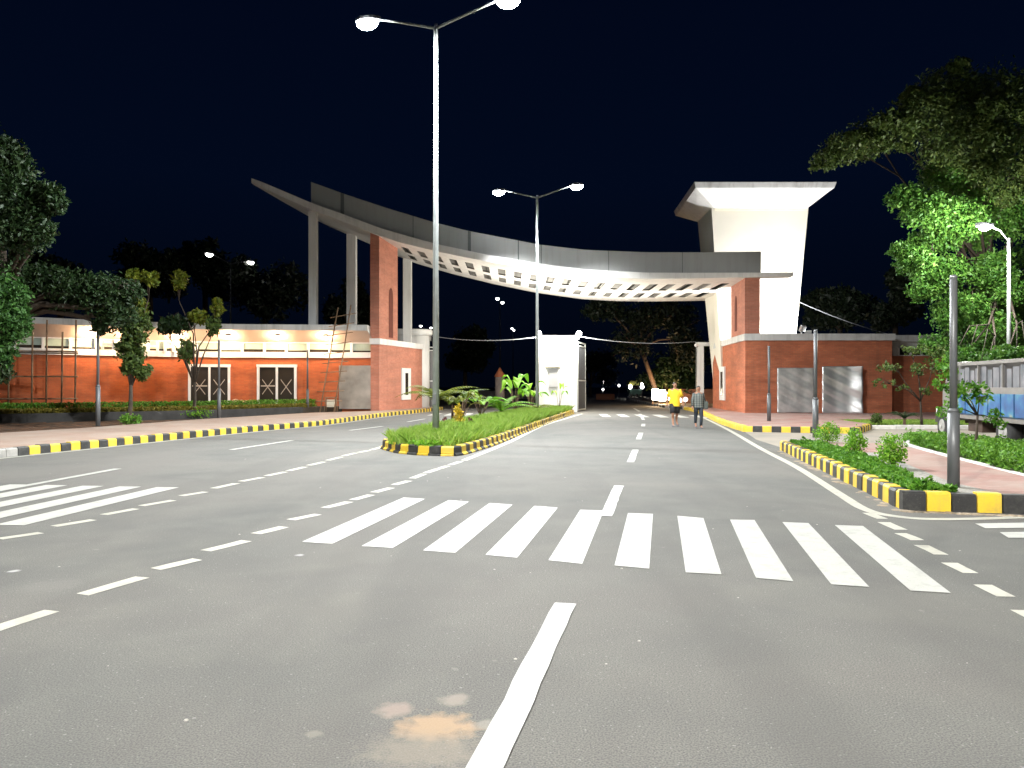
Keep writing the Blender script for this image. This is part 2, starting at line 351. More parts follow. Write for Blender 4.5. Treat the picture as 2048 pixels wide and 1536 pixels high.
def mark(name, quads, m, z=.004, parent=ROAD):
    b = MB()
    for q in quads: b.quad(*[(p[0], p[1], z) for p in q])
    return b.build(name, m, parent)
CW = [((604, 1084.4), (664.5, 1089), (850, 998.5), (807, 995.8)), ((723, 1093), (785.5, 1097), (938, 1004), (897, 1001)), ((846, 1102), (910.5, 1106.7), (1025, 1010), (979, 1007)),
      ((971, 1110.6), (1034.4, 1116.5), (1115.6, 1016), (1068.8, 1012.6)), ((1097, 1121.5), (1164.5, 1128.6), (1207.4, 1022), (1160.5, 1020.4)), ((1229, 1132), (1298.4, 1138.3), (1306, 1028.6), (1256, 1027)),
      ((1371.5, 1145.8), (1443, 1150), (1407, 1037), (1354.7, 1032.5)), ((1512, 1157), (1586.7, 1163.5), (1509, 1040.8), (1460, 1040)), ((1662.7, 1170), (1738.6, 1175), (1616.8, 1047), (1564.6, 1045)),
      ((1821, 1182.5), (1901.6, 1187), (1726, 1052.8), (1669.6, 1051))]
mark('crosswalk_stripes', [[G(*p) for p in q] for q in CW], M['line'], .006)
q = []
for k in range(8):
    ax, ay = -5.24-.635*k, 12.1+.085*k
    q.append([(ax-.36-.345, ay+.03-3.3), (ax-.345, ay-3.3), (ax, ay), (ax-.36, ay+.03)])
mark('crosswalk_stripes', q, M['line'], .006)
mark('crosswalk_stripes', [[G(*p) for p in r] for r in (((1950, 1048), (2180, 1044), (2200, 1055), (1971, 1057.5)), ((1999.6, 1065.4), (2200, 1063), (2220, 1076), (2017, 1076.5)), ((2060, 1086), (2230, 1084), (2260, 1098), (2082, 1099)))], M['line'], .006)
q = []
for k in range(9):
    x = 4.7+.95*k; y = 39.9-.28*k
    q.append([(x, y), (x+.45, y), (x+.65, y+3.6), (x+.2, y+3.6)])
for k in range(8):
    x = -4.6+.9*k; y = 41.5
    q.append([(x, y), (x+.45, y), (x+.55, y+3.6), (x+.1, y+3.6)])
mark('crosswalk_stripes', q, M['line'], .006)

b = MB()
def dash(b, p, q_, wd, z=.004):
    a = G(*p); c = G(*q_)
    dx, dy = c[0]-a[0], c[1]-a[1]; L = math.hypot(dx, dy); nx, ny = -dy/L*wd/2, dx/L*wd/2
    n = max(2, int(L/.25)); le = []; ri = []
    for i in range(n+1):
        t = i/n; j = lambda: random.uniform(-.006, .006)
        le.append((a[0]+dx*t+nx+j(), a[1]+dy*t+ny+j(), z)); ri.append((a[0]+dx*t-nx+j(), a[1]+dy*t-ny+j(), z))
    for i in range(n): b.quad(ri[i], ri[i+1], le[i+1], le[i])
for p, q_ in (((894, 1700), (1130, 1208)), ((1212, 1033), (1238, 972)), ((1261, 925), (1271, 900)), ((1277, 879), (1282, 866)), ((1286, 853), (1287, 848)), ((1287, 840), (1280, 828)), ((1279, 823), (1268, 817)),
              ((-220, 1022), (236, 938)), ((462, 900), (585, 881)), ((700, 861), (765, 853)), ((815, 844), (850, 838))): dash(b, p, q_, .155, .008)
b.build('lane_dashes', M['line'], ROAD)
b = MB()
for p, q_ in (((-60, 1275), (105, 1222)), ((165, 1190), (285, 1155)), ((310, 1139), (395, 1119)), ((412, 1102), (493, 1082)), ((512, 1068), (568, 1054)), ((582, 1040), (636, 1029)), ((650, 1016), (698, 1004)), ((706, 1000), (742, 990)),
              ((748, 985), (783, 976)), ((788, 970), (818, 962)), ((824, 957), (848, 948)), ((852, 946), (876, 938)), ((880, 937), (895, 932)), ((900, 930), (922, 923)),
              ((-70, 1092), (-20, 1082)), ((0, 1078), (82, 1066)), ((108, 1053), (187, 1040)), ((207, 1030), (272, 1018)), ((283, 1012), (347, 1001)), ((362, 992), (411, 984)), ((427, 977), (473, 967)), ((482, 963), (525, 955)),
              ((533, 952), (571, 944)), ((577, 942), (610, 934)), ((617, 931), (648, 924)), ((655, 921), (683, 914)), ((687, 912), (712, 906)), ((718, 905), (738, 901)), ((742, 900), (768, 893)),
              ((1735, 1026), (1765, 1038)), ((1768, 1045), (1802, 1060)), ((1801, 1067), (1836, 1081)), ((1843, 1091), (1883, 1110)), ((1898, 1126), (1942, 1147)), ((1965, 1170), (2012, 1194)), ((2040, 1221), (2100, 1252)), ((2130, 1275), (2200, 1310))):
    dash(b, p, q_, .14)
b.build('dotted_line', M['cream_line'], ROAD)
def smooth(pts, n=6):
    out = []
    P = [Vector((p[0], p[1])) for p in pts]
    for i in range(len(P)-1):
        p0, p1, p2, p3 = P[max(i-1, 0)], P[i], P[i+1], P[min(i+2, len(P)-1)]
        for k in range(n):
            t = k/n; out.append(.5*((2*p1)+(-p0+p2)*t+(2*p0-5*p1+4*p2-p3)*t*t+(-p0+3*p1-3*p2+p3)*t**3))
    out.append(P[-1]); return [(p.x, p.y) for p in out]
b = MB()
b.strip(smooth([G(928, 921), G(1019, 884), G(1092, 849.5), G(1165, 827.5)]), .15, .005)
b.strip(smooth([G(1400, 832), G(1455, 859), G(1521, 897), G(1594, 935), G(1678, 988), G(1730, 1019), G(1790, 1033), G(1880, 1039), G(2048, 1035), G(2200, 1028)]), .15, .005)
LK = smooth([(-30, 11.5), (-18, 12.2), (-13.6, 13.8), (-11.9, 15.6), G(36, 911.6), G(488, 865), G(644, 850.5), G(766, 833.5), G(844, 825), (-4.6, 52)], 10)
b.strip(LK[20:], .13, .0055, off=-.22)
b.build('edge_line', M['cream_line'], ROAD)

def resample(pts, step):
    P = [Vector(p) for p in pts]; out = [P[0]]; acc = 0.
    for a, c in zip(P, P[1:]):
        L = (c-a).length; t = step-acc
        while t <= L: out.append(a+(c-a)*t/L); t += step
        acc = L-(t-step)
    if (P[-1]-out[-1]).length > .35*step: out.append(P[-1])
    return out
def kerb(name, pts, h, side=1, wd=.16, mats=None, first=0, plain_before=None, step=.31, foot=0.):
    "one run of kerb stones painted in turn; side=+1: body lies to the left of travel"
    P = resample(pts, step); b = MB()
    for i in range(len(P)-1):
        a, c = P[i], P[i+1]; t = (c-a).normalized(); n = Vector((-t.y, t.x))*side
        g = t*.008; a2, c2 = a+g, c-g; hh = h+random.uniform(-.012, .008)
        m = (i+first) % 2
        if plain_before is not None and i < plain_before: m = 2
        j = n*random.uniform(-.012, .012)
        prof = [(-foot, -.05), (-foot, .03), (0, .07), (.006, hh-.03), (.035, hh), (wd, hh), (wd, -.05)] if foot else [(0, -.05), (.004, hh-.03), (.03, hh), (wd, hh), (wd, -.05)]
        r1 = [(a2.x+n.x*x+j.x, a2.y+n.y*x+j.y, z) for x, z in prof]; r2 = [(c2.x+n.x*x+j.x, c2.y+n.y*x+j.y, z) for x, z in prof]
        b.loft([r1, r2] if side < 0 else [r2, r1], m, False)
    return b.build(name, mats or [M['black'], M['yellow'], M['concrete']], kind='structure')
# left pavement
i0 = min(range(len(LK)), key=lambda i: abs(LK[i][0]-G(36, 911.6)[0])+abs(LK[i][1]-G(36, 911.6)[1]))
kerb('kerb', LK[:i0+1], .2, 1, mats=[M['concrete']]*3)
kerb('kerb', LK[i0:], .2, 1, first=0)
inner = [G(757, 821, .2), G(620, 825, .2), G(400, 838, .2), G(330, 843, .2), G(200, 853, .2), (-15.4, 23.2), (-17.6, 17.5), (-30, 15.5)]
off = []
for i, p in enumerate(LK):
    q0 = Vector(LK[max(i-1, 0)]); q1 = Vector(LK[min(i+1, len(LK)-1)]); t = (q1-q0).normalized(); off.append((p[0]-t.y*.15, p[1]+t.x*.15))
b = MB(); b.prism(off+[(-4.9, 52.5), (-6, 52.5)]+inner, -.05, .19); b.build('pavement', M['paver_l'], kind='structure')

# median island
MR = [G(775, 901), G(806, 907.6), G(870, 911.5), G(912, 912), G(928, 909), G(943, 905), G(994, 888), G(1043, 868.5), G(1097, 846.6), G(1148, 827)]
ML = [G(775, 901), (-3.35, 19.9), (-3.2, 21.), (-2.3, 26.5), (-1.1, 33), (.4, 41), (1.5, 46.0)]
MRs = smooth(MR, 8); MLs = smooth(ML, 6)
kerb('kerb', MRs, .23, 1, foot=.05, first=0)
kerb('kerb', MLs, .23, -1, foot=.05, first=1)
b = MB(); b.prism([(p[0], p[1]+.1) for p in MRs]+[(2.1, 47)]+[(p[0]+.1, p[1]) for p in MLs[::-1][:-1]], -.05, .19); b.build('median_soil', M['soil'], kind='structure')

# right island with planting, footpath
c0, c1, c2 = G(1560, 900), G(1804.5, 1021), G(2037, 1031)
KR = [c0, c1, (c1[0]+.06, c1[1]-.06), c2]
kerb('kerb', [c0, c1], .24, 1, foot=.0, first=1, step=.27)
kerb('kerb', [c1, (c1[0]+1.46, c1[1]-.3)], .24, 1, foot=.0, first=0, step=.292)
isl = [(c0[0]+.1, c0[1]), (c1[0]+.14, c1[1]+.12), (c2[0], c2[1]+.15)]
b = MB(); b.prism([isl[0], isl[1], (5.9, 10.0), (6.0, 11.4), (6.6, 13.5), (7.4, 16.2), (7.6, 19.2)], -.05, .19); b.build('planting_bed_soil', M['soil'], kind='structure')
b = MB(); b.prism([(5.9, 10.0), (6.0, 11.4), (6.6, 13.5), (7.4, 16.2), (7.75, 16.2), (6.95, 13.3), (6.4, 11.2), (6.35, 9.9)], -.05, .2); b.build('gravel_strip', M['gravel'], kind='structure')
b = MB(); b.prism([(6.35, 9.75), (6.4, 11.2), (6.95, 13.3), (7.75, 16.2), (7.6, 19.3), (9.35, 18.7), (8.6, 15.16), (7.96, 11.96), (7.6, 9.9)], -.05, .2); b.build('footpath', M['paver_r'], kind='structure')
PE = smooth([(7.6, 9.9), (7.96, 11.96), (8.6, 15.16), (9.2, 17.6), (9.6, 18.9), (10.3, 19.9)])
kerb('kerb', PE, .22, -1, mats=[M['white_kerb']]*3, step=.9, wd=.1)
b = MB(); b.prism([(p[0]+.1, p[1]) for p in PE]+[(11.0, 19.6), (11.4, 15), (11.2, 9.5)], -.05, .17); b.build('verge_soil', M['soil'], kind='structure')
# sand washed against the kerb
b = MB()
for i in range(40):
    t = i/40; x = c1[0]+(c2[0]-c1[0])*t; y = c1[1]+(c2[1]-c1[1])*t-.05
    b.ball((x+random.uniform(-.02, .02), y-random.uniform(0, .06), .0), random.uniform(.03, .075), 7, 0, .3, 4)
for i in range(70):
    t = random.random(); x = c1[0]+(c0[0]-c1[0])*t-random.uniform(.02, .14); y = c1[1]+(c0[1]-c1[1])*t
    b.ball((x, y, -.008), random.uniform(.03, .1), 7, 0, .22, 4)
b.build('sand_drift', M['sand'], kind='stuff', label='loose sand gathered at the foot of the painted kerb', cat='sand')

# right pavement in front of the gatehouse
k0, k1, k2, k3 = G(1487, 864), G(1720, 868), (13.3, 28.4), (24, 28.6)
KS = smooth([(11.6, 52), G(1396, 826), G(1412, 834), G(1440, 848), G(1487, 864)], 8)
kerb('kerb', KS, .21, 1, first=1, mats=[M['yellow'], M['yellow'], M['yellow']])
kerb('kerb', [k0, k1], .21, 1, first=1)
kerb('kerb', [k1, k2], .21, 1, first=1)
kerb('kerb', [k2, k3], .15, 1, mats=[M['white_kerb']]*3, step=.9)
b = MB(); b.prism([(p[0]+.12, p[1]) for p in KS[:-1]]+[(k0[0]+.12, k0[1]+.12), (k1[0]+.02, k1[1]+.12), (k2[0], k2[1]+.12), (13.6, 32.5), (30, 33.5), (30, 52)], -.05, .2); b.build('pavement', M['paver_r'], kind='structure')
b = MB(); b.prism([(13.3, 28.52), (24, 28.72), (30, 28.8), (30, 33.5), (13.6, 32.5)], -.05, .14); b.build('lawn_soil', M['soil'], kind='structure')
b = MB(); b.prism([(6.95, 19.6), (7.3, 23), (8.1, 26.7), k0, k1, k2, k3, (40, 28), (40, 8), (11.4, 8), (11.4, 15), (11.0, 19.7), (10.3, 20.0), (9.4, 19.2), (7.6, 19.4)], -.05, .005); b.build('parking_lot', M['lot'], kind='structure')
# beyond the gate
kb = [(12.2, 52), (11.2, 57), (12.7, 82), (15, 100)]
kerb('kerb', kb, .2, -1, mats=[M['black'], M['white_kerb'], M['concrete']], step=.8)
b = MB(); b.prism([(12.35, 52), (11.35, 57), (12.85, 82), (15.2, 100), (45, 100), (45, 52)], -.05, .18); b.build('pavement', M['sand'], kind='structure')
# left planting strip: ribbed ground, dark low wall, raised bed
b = MB()
for i in range(34):
    x = -24+i*.36; b.prism([(x, 24.2+.3*(i % 2)*0), (x+.2, 24.2), (x+.2, 33.5), (x, 33.5)], -.05, .1+.02*(i % 2))
b.prism([(-40, 18), (-17.6, 17.7), (-15.5, 23.3), (-14.3, 26.7), (-13.8, 30.3), (-10.8, 40.6), (-12, 41), (-40, 30)], -.05, .07)
b.build('planting_ground', M['brown_tile'], kind='structure')
WL = [(-40, 19), (-27, 27.4), (-20.3, 30.6), (-15.6, 34.5), (-13.2, 37.6), (-11.2, 41.2)]
b = MB()
for a, c in zip(WL, WL[1:]): b.wall(a, c, 0, .48, .2)
b.build('low_wall', mat('dark_stone', (.03, .028, .026), .8, var=.4, scale=3, bump=.5), label='low dark retaining wall in front of the yellow-green hedge', cat='wall')
b = MB(); b.prism([(p[0], p[1]+.19) for p in WL]+[(-9.8, 44.6), (-12, 45.2), (-40, 45)], -.05, .44); b.build('raised_bed_soil', M['soil'], kind='structure')

b = MB()
for k in range(110):
    x, y = random.uniform(-12, 8), random.uniform(3, 22)**1.0
    if random.random() < .3: y = random.uniform(2.8, 9)
    if -3.6 < x < 0 and y > 16.5: continue
    if x > 4 and y > 9: continue
    b.ball((x, y, .0), random.uniform(.004, .013), 6, 0, .5, 4)
b.build('road_grit', mat('pale_grit', (.42, .40, .36), .9), kind='stuff', label='scattered pale grit and pebbles on the asphalt', cat='grit')

# ------------------------------------------------------------------ foliage builders
def leaves(name, C, sz, m, parent=None, asp=.45, droop=.0, **kw):
    "many leaf-sized rhombic faces at the points C"
    C = np.asarray(C, dtype=np.float64); n = len(C)
    d = np.random.normal(size=(n, 3)); d[:, 2] -= droop; d /= np.linalg.norm(d, axis=1)[:, None]
    e = np.cross(d, np.random.normal(size=(n, 3))); e /= np.linalg.norm(e, axis=1)[:, None]
    s_ = (sz*np.random.uniform(.6, 1.35, n))[:, None]
    V = np.stack([C-d*s_*.5, C+e*s_*asp*.5, C+d*s_*.5, C-e*s_*asp*.5], 1).reshape(-1, 3)
    if parent is not None: V = V-np.array(org(parent))
    me = bpy.data.meshes.new(name); me.vertices.add(4*n); me.vertices.foreach_set('co', V.ravel())
    me.loops.add(4*n); me.loops.foreach_set('vertex_index', np.arange(4*n, dtype=np.int32))
    me.polygons.add(n); me.polygons.foreach_set('loop_start', np.arange(0, 4*n, 4, dtype=np.int32)); me.polygons.foreach_set('loop_total', np.full(n, 4, dtype=np.int32))
    me.materials.append(m); me.update(calc_edges=True)
    o = bpy.data.objects.new(name, me); COL.objects.link(o)
    if parent is not None: o.parent = parent; ORG[o.name] = org(parent)
    return props(o, **kw)
def blob(c, r, n, clump=9):
    "points in clumps inside an ellipsoid, denser to the outside"
    k = max(1, n//clump)
    d = np.random.normal(size=(k, 3)); d /= np.linalg.norm(d, axis=1)[:, None]
    q = d*(np.random.uniform(.15, 1, k)**.5)[:, None]
    q = np.repeat(q, clump, 0)*np.array(r)+np.random.normal(size=(k*clump, 3))*np.array(r).mean()*.13
    return q+np.array(c)
def blades(name, P, h, m, wd=.012, lean=.35, **kw):
    P = np.asarray(P); n = len(P); a = np.random.uniform(0, 2*np.pi, n); hh = h*np.random.uniform(.5, 1.3, n)
    t = np.stack([np.cos(a), np.sin(a), np.zeros(n)], 1)*wd*.5; l = np.random.normal(size=(n, 3))*lean*hh[:, None]; l[:, 2] = hh
    mid = P+l*np.array([.35, .35, .6])
    V = np.stack([P-t, P+t, mid+t*.8, P+l, mid-t*.8], 1).reshape(-1, 3)
    me = bpy.data.meshes.new(name); me.vertices.add(5*n); me.vertices.foreach_set('co', V.ravel())
    me.loops.add(5*n); me.loops.foreach_set('vertex_index', np.arange(5*n, dtype=np.int32))
    me.polygons.add(n); me.polygons.foreach_set('loop_start', np.arange(0, 5*n, 5, dtype=np.int32)); me.polygons.foreach_set('loop_total', np.full(n, 5, dtype=np.int32))
    me.materials.append(m); me.update(calc_edges=True)
    o = bpy.data.objects.new(name, me); COL.objects.link(o); return props(o, **kw)
def inpoly(poly, n, z):
    P = np.array(poly); lo, hi = P.min(0), P.max(0); out = []
    while sum(len(o) for o in out) < n:
        q = np.random.uniform(lo, hi, (n*2, 2)); x, y = q[:, 0], q[:, 1]; ins = np.zeros(len(q), bool); j = len(P)-1
        for i in range(len(P)):
            xi, yi = P[i]; xj, yj = P[j]
            if yi != yj: ins ^= ((yi > y) != (yj > y)) & (x < (xj-xi)*(y-yi)/(yj-yi)+xi)
            j = i
        out.append(q[ins])
    q = np.concatenate(out)[:n]; return np.column_stack([q, np.full(n, z)])

def tree(name, base, label, cat, blobs, lm, size, trunk_r=.12, limb=1., fork=None, bark=None, group=None, dens=1., droop=.2, clump=9, extra=None):
    "trunk with limbs to each leaf clump; blobs: (centre, radii, leaves, material or None)"
    t = thing(name, base, label, cat, group); B = Vector(base); fk = Vector(fork) if fork else B+Vector((0, 0, 2.))
    b = MB(); mid = (B+fk)/2+Vector((random.uniform(-.08, .08), random.uniform(-.08, .08), 0))*trunk_r*6
    b.tube([B-Vector((0, 0, .1)), B+Vector((0, 0, .15)), mid, fk], [trunk_r*1.5, trunk_r*1.1, trunk_r*.9, trunk_r*.75], 9)
    for c, r, n, mm in blobs:
        if limb < .5 and n < 600: continue
        c = Vector(c); d = c-fk; L = d.length
        p1 = fk+d*.4+Vector((random.uniform(-.1, .1), random.uniform(-.1, .1), .12))*L*.6; p2 = fk+d*.75+Vector((random.uniform(-.06, .06), 0, .05))*L
        b.tube([fk-Vector((0, 0, trunk_r)), p1, p2, c], [trunk_r*.55*limb, trunk_r*.38*limb, trunk_r*.24*limb, trunk_r*.1*limb], 6)
        for k in range(4 if limb > .5 else 2):
            e_ = c+Vector([random.uniform(-.8, .8)*q for q in r]); b.tube([p2, (p2+e_)/2+Vector((0, 0, .06*L)), e_], [trunk_r*.2*limb, trunk_r*.12*limb, trunk_r*.05*limb], 5)
    b.build('trunk', bark or M['bark'], t)
    by = {}
    for c, r, n, mm in blobs: by.setdefault(mm or lm, []).append(blob(c, r, int(n*dens), clump))
    for mm, L in by.items(): leaves('crown', np.concatenate(L), size, M[mm], t, droop=droop)
    return t
def pb(u, v, Y, ru, rv, n, mm=None, ry=None):
    x, y, z = W(u, v, Y); return ((x, y, z), (ru*Y/F, ry or max(ru, rv)*Y/F, rv*Y/F), n, mm)

# grass on the median
med = [(p[0]-.1, p[1]+.17) for p in MRs[3:]]+[(1.7, 45.8)]+[(p[0]+.17, p[1]) for p in MLs[::-1]]
P = inpoly(med, 70000, .18)
blades('median_grass', P, .27, M['grass'], .02, .4, label='tall green grass growing over the kerbed median', cat='grass', kind='stuff')
P = inpoly(med, 9000, .18); P = P[(np.sin(P[:, 0]*3.1+1)*np.cos(P[:, 1]*1.7) > .25)]
blades('median_grass', P, .28, M['grass_pale'], .018, .5, label='paler taller tufts standing above the median grass', cat='grass', kind='stuff')
E_ = []
for i in range(14, len(MRs)):
    a, c = Vector(MRs[i-1]), Vector(MRs[i]); n_ = int((c-a).length*260)
    for k in range(n_):
        p = a+(c-a)*random.random(); E_.append((p.x-random.uniform(.15, .42), p.y+random.uniform(.1, .3), .22+random.uniform(0, .12)))
leaves('median_ground_cover', E_, .075, M['leaf_bright'], asp=.6, label='leafy green ground cover along the median kerb', cat='ground cover', kind='stuff')
# planting bed at the right
bed = [(c0[0]+.22, c0[1]-.1), (c1[0]+.25, c1[1]+.22), (5.85, 10.1), (5.95, 11.4), (6.45, 13.5), (7.1, 16.2), (7.2, 19.1)]
P = inpoly(bed, 26000, .2); P[:, 2] += np.random.uniform(0, .08, len(P))*(1+np.sin(P[:,0]*5)*np.cos(P[:,1]*2.3)*.7)
Q = inpoly(bed, 90, .24); P = np.concatenate([P]+[blob(q, (.10, .10, random.uniform(.04, .12)), 90, 6) for q in Q])
leaves('bed_ground_cover', P, .065, M['leaf_mid'], asp=.55, label='low green ground cover in the planting bed by the grey posts', cat='ground cover', kind='stuff')
vg = [(p[0]+.2, p[1]) for p in PE]+[(10.9, 19.4), (11.2, 15), (11.0, 9.6)]
P = inpoly(vg, 20000, .16); P[:, 2] += np.random.uniform(0, .3, len(P))
Q = inpoly(vg, 110, .3); P = np.concatenate([P]+[blob(q, (.16, .16, random.uniform(.08, .2)), 90, 6) for q in Q])
leaves('verge_ground_cover', P, .08, M['hedge'], asp=.5, label='green ground cover on the verge beside the truck', cat='ground cover', kind='stuff')
P = inpoly([(13.4, 28.8), (24, 29), (24, 32.8), (13.8, 32.2)], 12000, .13)
blades('lawn_grass', P, .09, M['grass'], .03, .4, label='short lawn grass in front of the right gatehouse', cat='grass', kind='stuff')
hp = [(p[0]+.05, p[1]+.35) for p in WL[1:]]+[(p[0], p[1]+2.0) for p in WL[::-1][:-1]]
P = inpoly(hp, 30000, .42); P[:, 2] += np.random.uniform(0, .22, len(P))
leaves('hedge_plants', P, .12, M['grass_yellow'], asp=.5, label='yellow-green low planting above the dark retaining wall', cat='hedge', kind='stuff')
hp = [(p[0], p[1]+2.2) for p in WL[1:]]+[(p[0], p[1]+3.0) for p in WL[::-1][:-1]]
P = inpoly(hp, 16000, .42); P[:, 2] += np.random.uniform(0, .45, len(P))
leaves('hedge_plants', P, .12, M['hedge'], asp=.5, label='darker green hedge row close to the orange brick wall', cat='hedge', kind='stuff')

# ------------------------------------------------------------------ gateway: canopy deck
def itp(x, tab): return float(np.interp(x, [a for a, _ in tab], [c for _, c in tab]))
ZT = [(-15.23, 13.81), (-11.64, 12.2), (-9.7, 11.45), (-7.54, 10.58), (-5.39, 9.88), (-4.07, 9.49), (-1.27, 8.81), (1.47, 8.26), (3.95, 7.86), (7.09, 7.6), (9.38, 7.52), (12.8, 7.43), (14.33, 7.40)]
ZB = [(-15.29, 13.52), (-11.73, 11.85), (-7.54, 10.14), (-6.43, 9.72), (-4.07, 9.08), (-1.27, 8.43), (1.52, 7.9), (4.73, 7.42), (7.09, 7.27), (9.38, 7.22), (12.8, 7.21), (14.33, 7.21)]
ZP = [(-11.72, 13.49), (-9.8, 12.73), (-7.2, 11.77), (-4.43, 10.83), (-2.43, 10.25), (1.48, 9.35), (3.98, 8.97), (7.15, 8.73), (9.47, 8.65), (12.92, 8.57)]
YR = [(-15.3, 45.6), (-14.2, 47.6), (-12.8, 49.3), (-9, 50.1), (-5.2, 51), (1.8, 51.8), (8, 51.3), (12.9, 50.6), (12.95, 40.2), (14.4, 39.9)]
Yf = lambda X: 39.2+(14.4-X)*.2
GATE = thing('gate_canopy', (0, 45, 0), 'sweeping white curved gateway canopy with grey parapet spanning the road', 'canopy')
b = MB()
cof = [(-6.5+.945*k, -6.5+.945*k+.45) for k in range(20)]
xs = sorted(set([-15.3+.6*k for k in range(50) if -15.3+.6*k < 14.3]+[14.35]+[q for c in cof for q in c]))
xs = sorted(xs+[12.9, 12.95]); xs = [x for i, x in enumerate(xs) if i == 0 or x-xs[i-1] > 1e-4]
isc = lambda x: any(a-1e-4 < x < c-1e-4 for a, c in cof)
FR = (0, .21, .47, .585, .80, 1)
for a, c in zip(xs, xs[1:]):
    za, zc, ta, tc = itp(a, ZB), itp(c, ZB), itp(a, ZT), itp(c, ZT)
    ya, yc, ra, rc = Yf(a), Yf(c), itp(a, YR), itp(c, YR)
    b.quad((a, ya, za), (c, yc, zc), (c, yc, tc), (a, ya, ta)); b.quad((c, rc, zc), (a, ra, za), (a, ra, ta), (c, rc, tc)); b.quad((a, ya, ta), (c, yc, tc), (c, rc, tc), (a, ra, ta))
    for i in range(5):
        p = (a, ya+(ra-ya)*FR[i], za); q_ = (c, yc+(rc-yc)*FR[i], zc); r_ = (c, yc+(rc-yc)*FR[i+1], zc); s_ = (a, ya+(ra-ya)*FR[i+1], za)
        if i in (1, 3) and isc(a+1e-3):
            d = lambda v: (v[0], v[1], v[2]+.09)
            for m1, m2 in ((p, q_), (q_, r_), (r_, s_), (s_, p)): b.quad(m1, m2, d(m2), d(m1), 1)
            b.quad(d(p), d(s_), d(r_), d(q_), 1)
        else: b.quad(p, s_, r_, q_)
for x, fl in ((xs[0], 1), (xs[-1], 0)):
    v = [(x, Yf(x), itp(x, ZB)), (x, itp(x, YR), itp(x, ZB)), (x, itp(x, YR), itp(x, ZT)), (x, Yf(x), itp(x, ZT))]; b.quad(*(v[::-1] if fl else v))
b.build('deck', [M['deck'], mat('coffer_shade_grey', (.15, .145, .135), .8)], GATE)  # wells are white like the deck; their inner shade is in the grey
b = MB()
px = list(np.linspace(-11.7, 12.9, 42))
for a, c in zip(px, px[1:]):
    P0 = [(a, Yf(a)+.35, itp(a, ZT)-.02), (c, Yf(c)+.35, itp(c, ZT)-.02), (c, Yf(c)+.6, itp(c, ZT)-.02), (a, Yf(a)+.6, itp(a, ZT)-.02)]
    P1 = [(a, Yf(a)+.35, itp(a, ZP)), (c, Yf(c)+.35, itp(c, ZP)), (c, Yf(c)+.6, itp(c, ZP)), (a, Yf(a)+.6, itp(a, ZP))]
    b.hexa(P0, P1)
for x, wd in ((-9.75, .28), (-2.35, .22), (.35, .06), (1.6, .05), (-5.6, .04), (5.2, .03), (9, .03)):
    y = Yf(x)+.35; b.hexa([(x-wd/2, y-.012, itp(x, ZT)+.01), (x+wd/2, y-.012, itp(x, ZT)+.01), (x+wd/2, y+.1, itp(x, ZT)+.01), (x-wd/2, y+.1, itp(x, ZT)+.01)],
                          [(x-wd/2, y-.012, itp(x-wd/2, ZP)-.01), (x+wd/2, y-.012, itp(x+wd/2, ZP)-.01), (x+wd/2, y+.1, itp(x+wd/2, ZP)-.01), (x-wd/2, y+.1, itp(x-wd/2, ZP)-.01)], 1)
b.build('parapet', [M['grey_panel'], M['joint']], GATE)
def col(u0, u1, Y, z0, d=.5):
    x0, x1 = (u0-1024)*Y/F, (u1-1024)*Y/F; b = MB(); x = (x0+x1)/2; b.box(x, Y+d/2, z0, x1-x0, d, itp(x, ZB)-z0+.03); b.build('column', M['white'], GATE)
col(617, 632, 45.2, 4.95); col(693, 711, 48.6, 4.95); col(806, 822, 50.0, .15)

def arch_niche(b, o, dx, dy, w_, z0, z1, depth, m):
    "flat dark face with a round head, laid just proud of the wall"
    pts = [(-w_/2, z0), (w_/2, z0), (w_/2, z1-w_)]
    for k in range(1, 8): a = k*math.pi/8; pts.append((w_/2*math.cos(a), z1-w_+w_*math.sin(a)))
    pts.append((-w_/2, z1-w_)); n = len(pts); nx, ny = dy, -dx
    vs = [(o[0]+dx*p+nx*.004, o[1]+dy*p+ny*.004, z) for p, z in pts]
    b.add(vs, [tuple(range(n))], m)
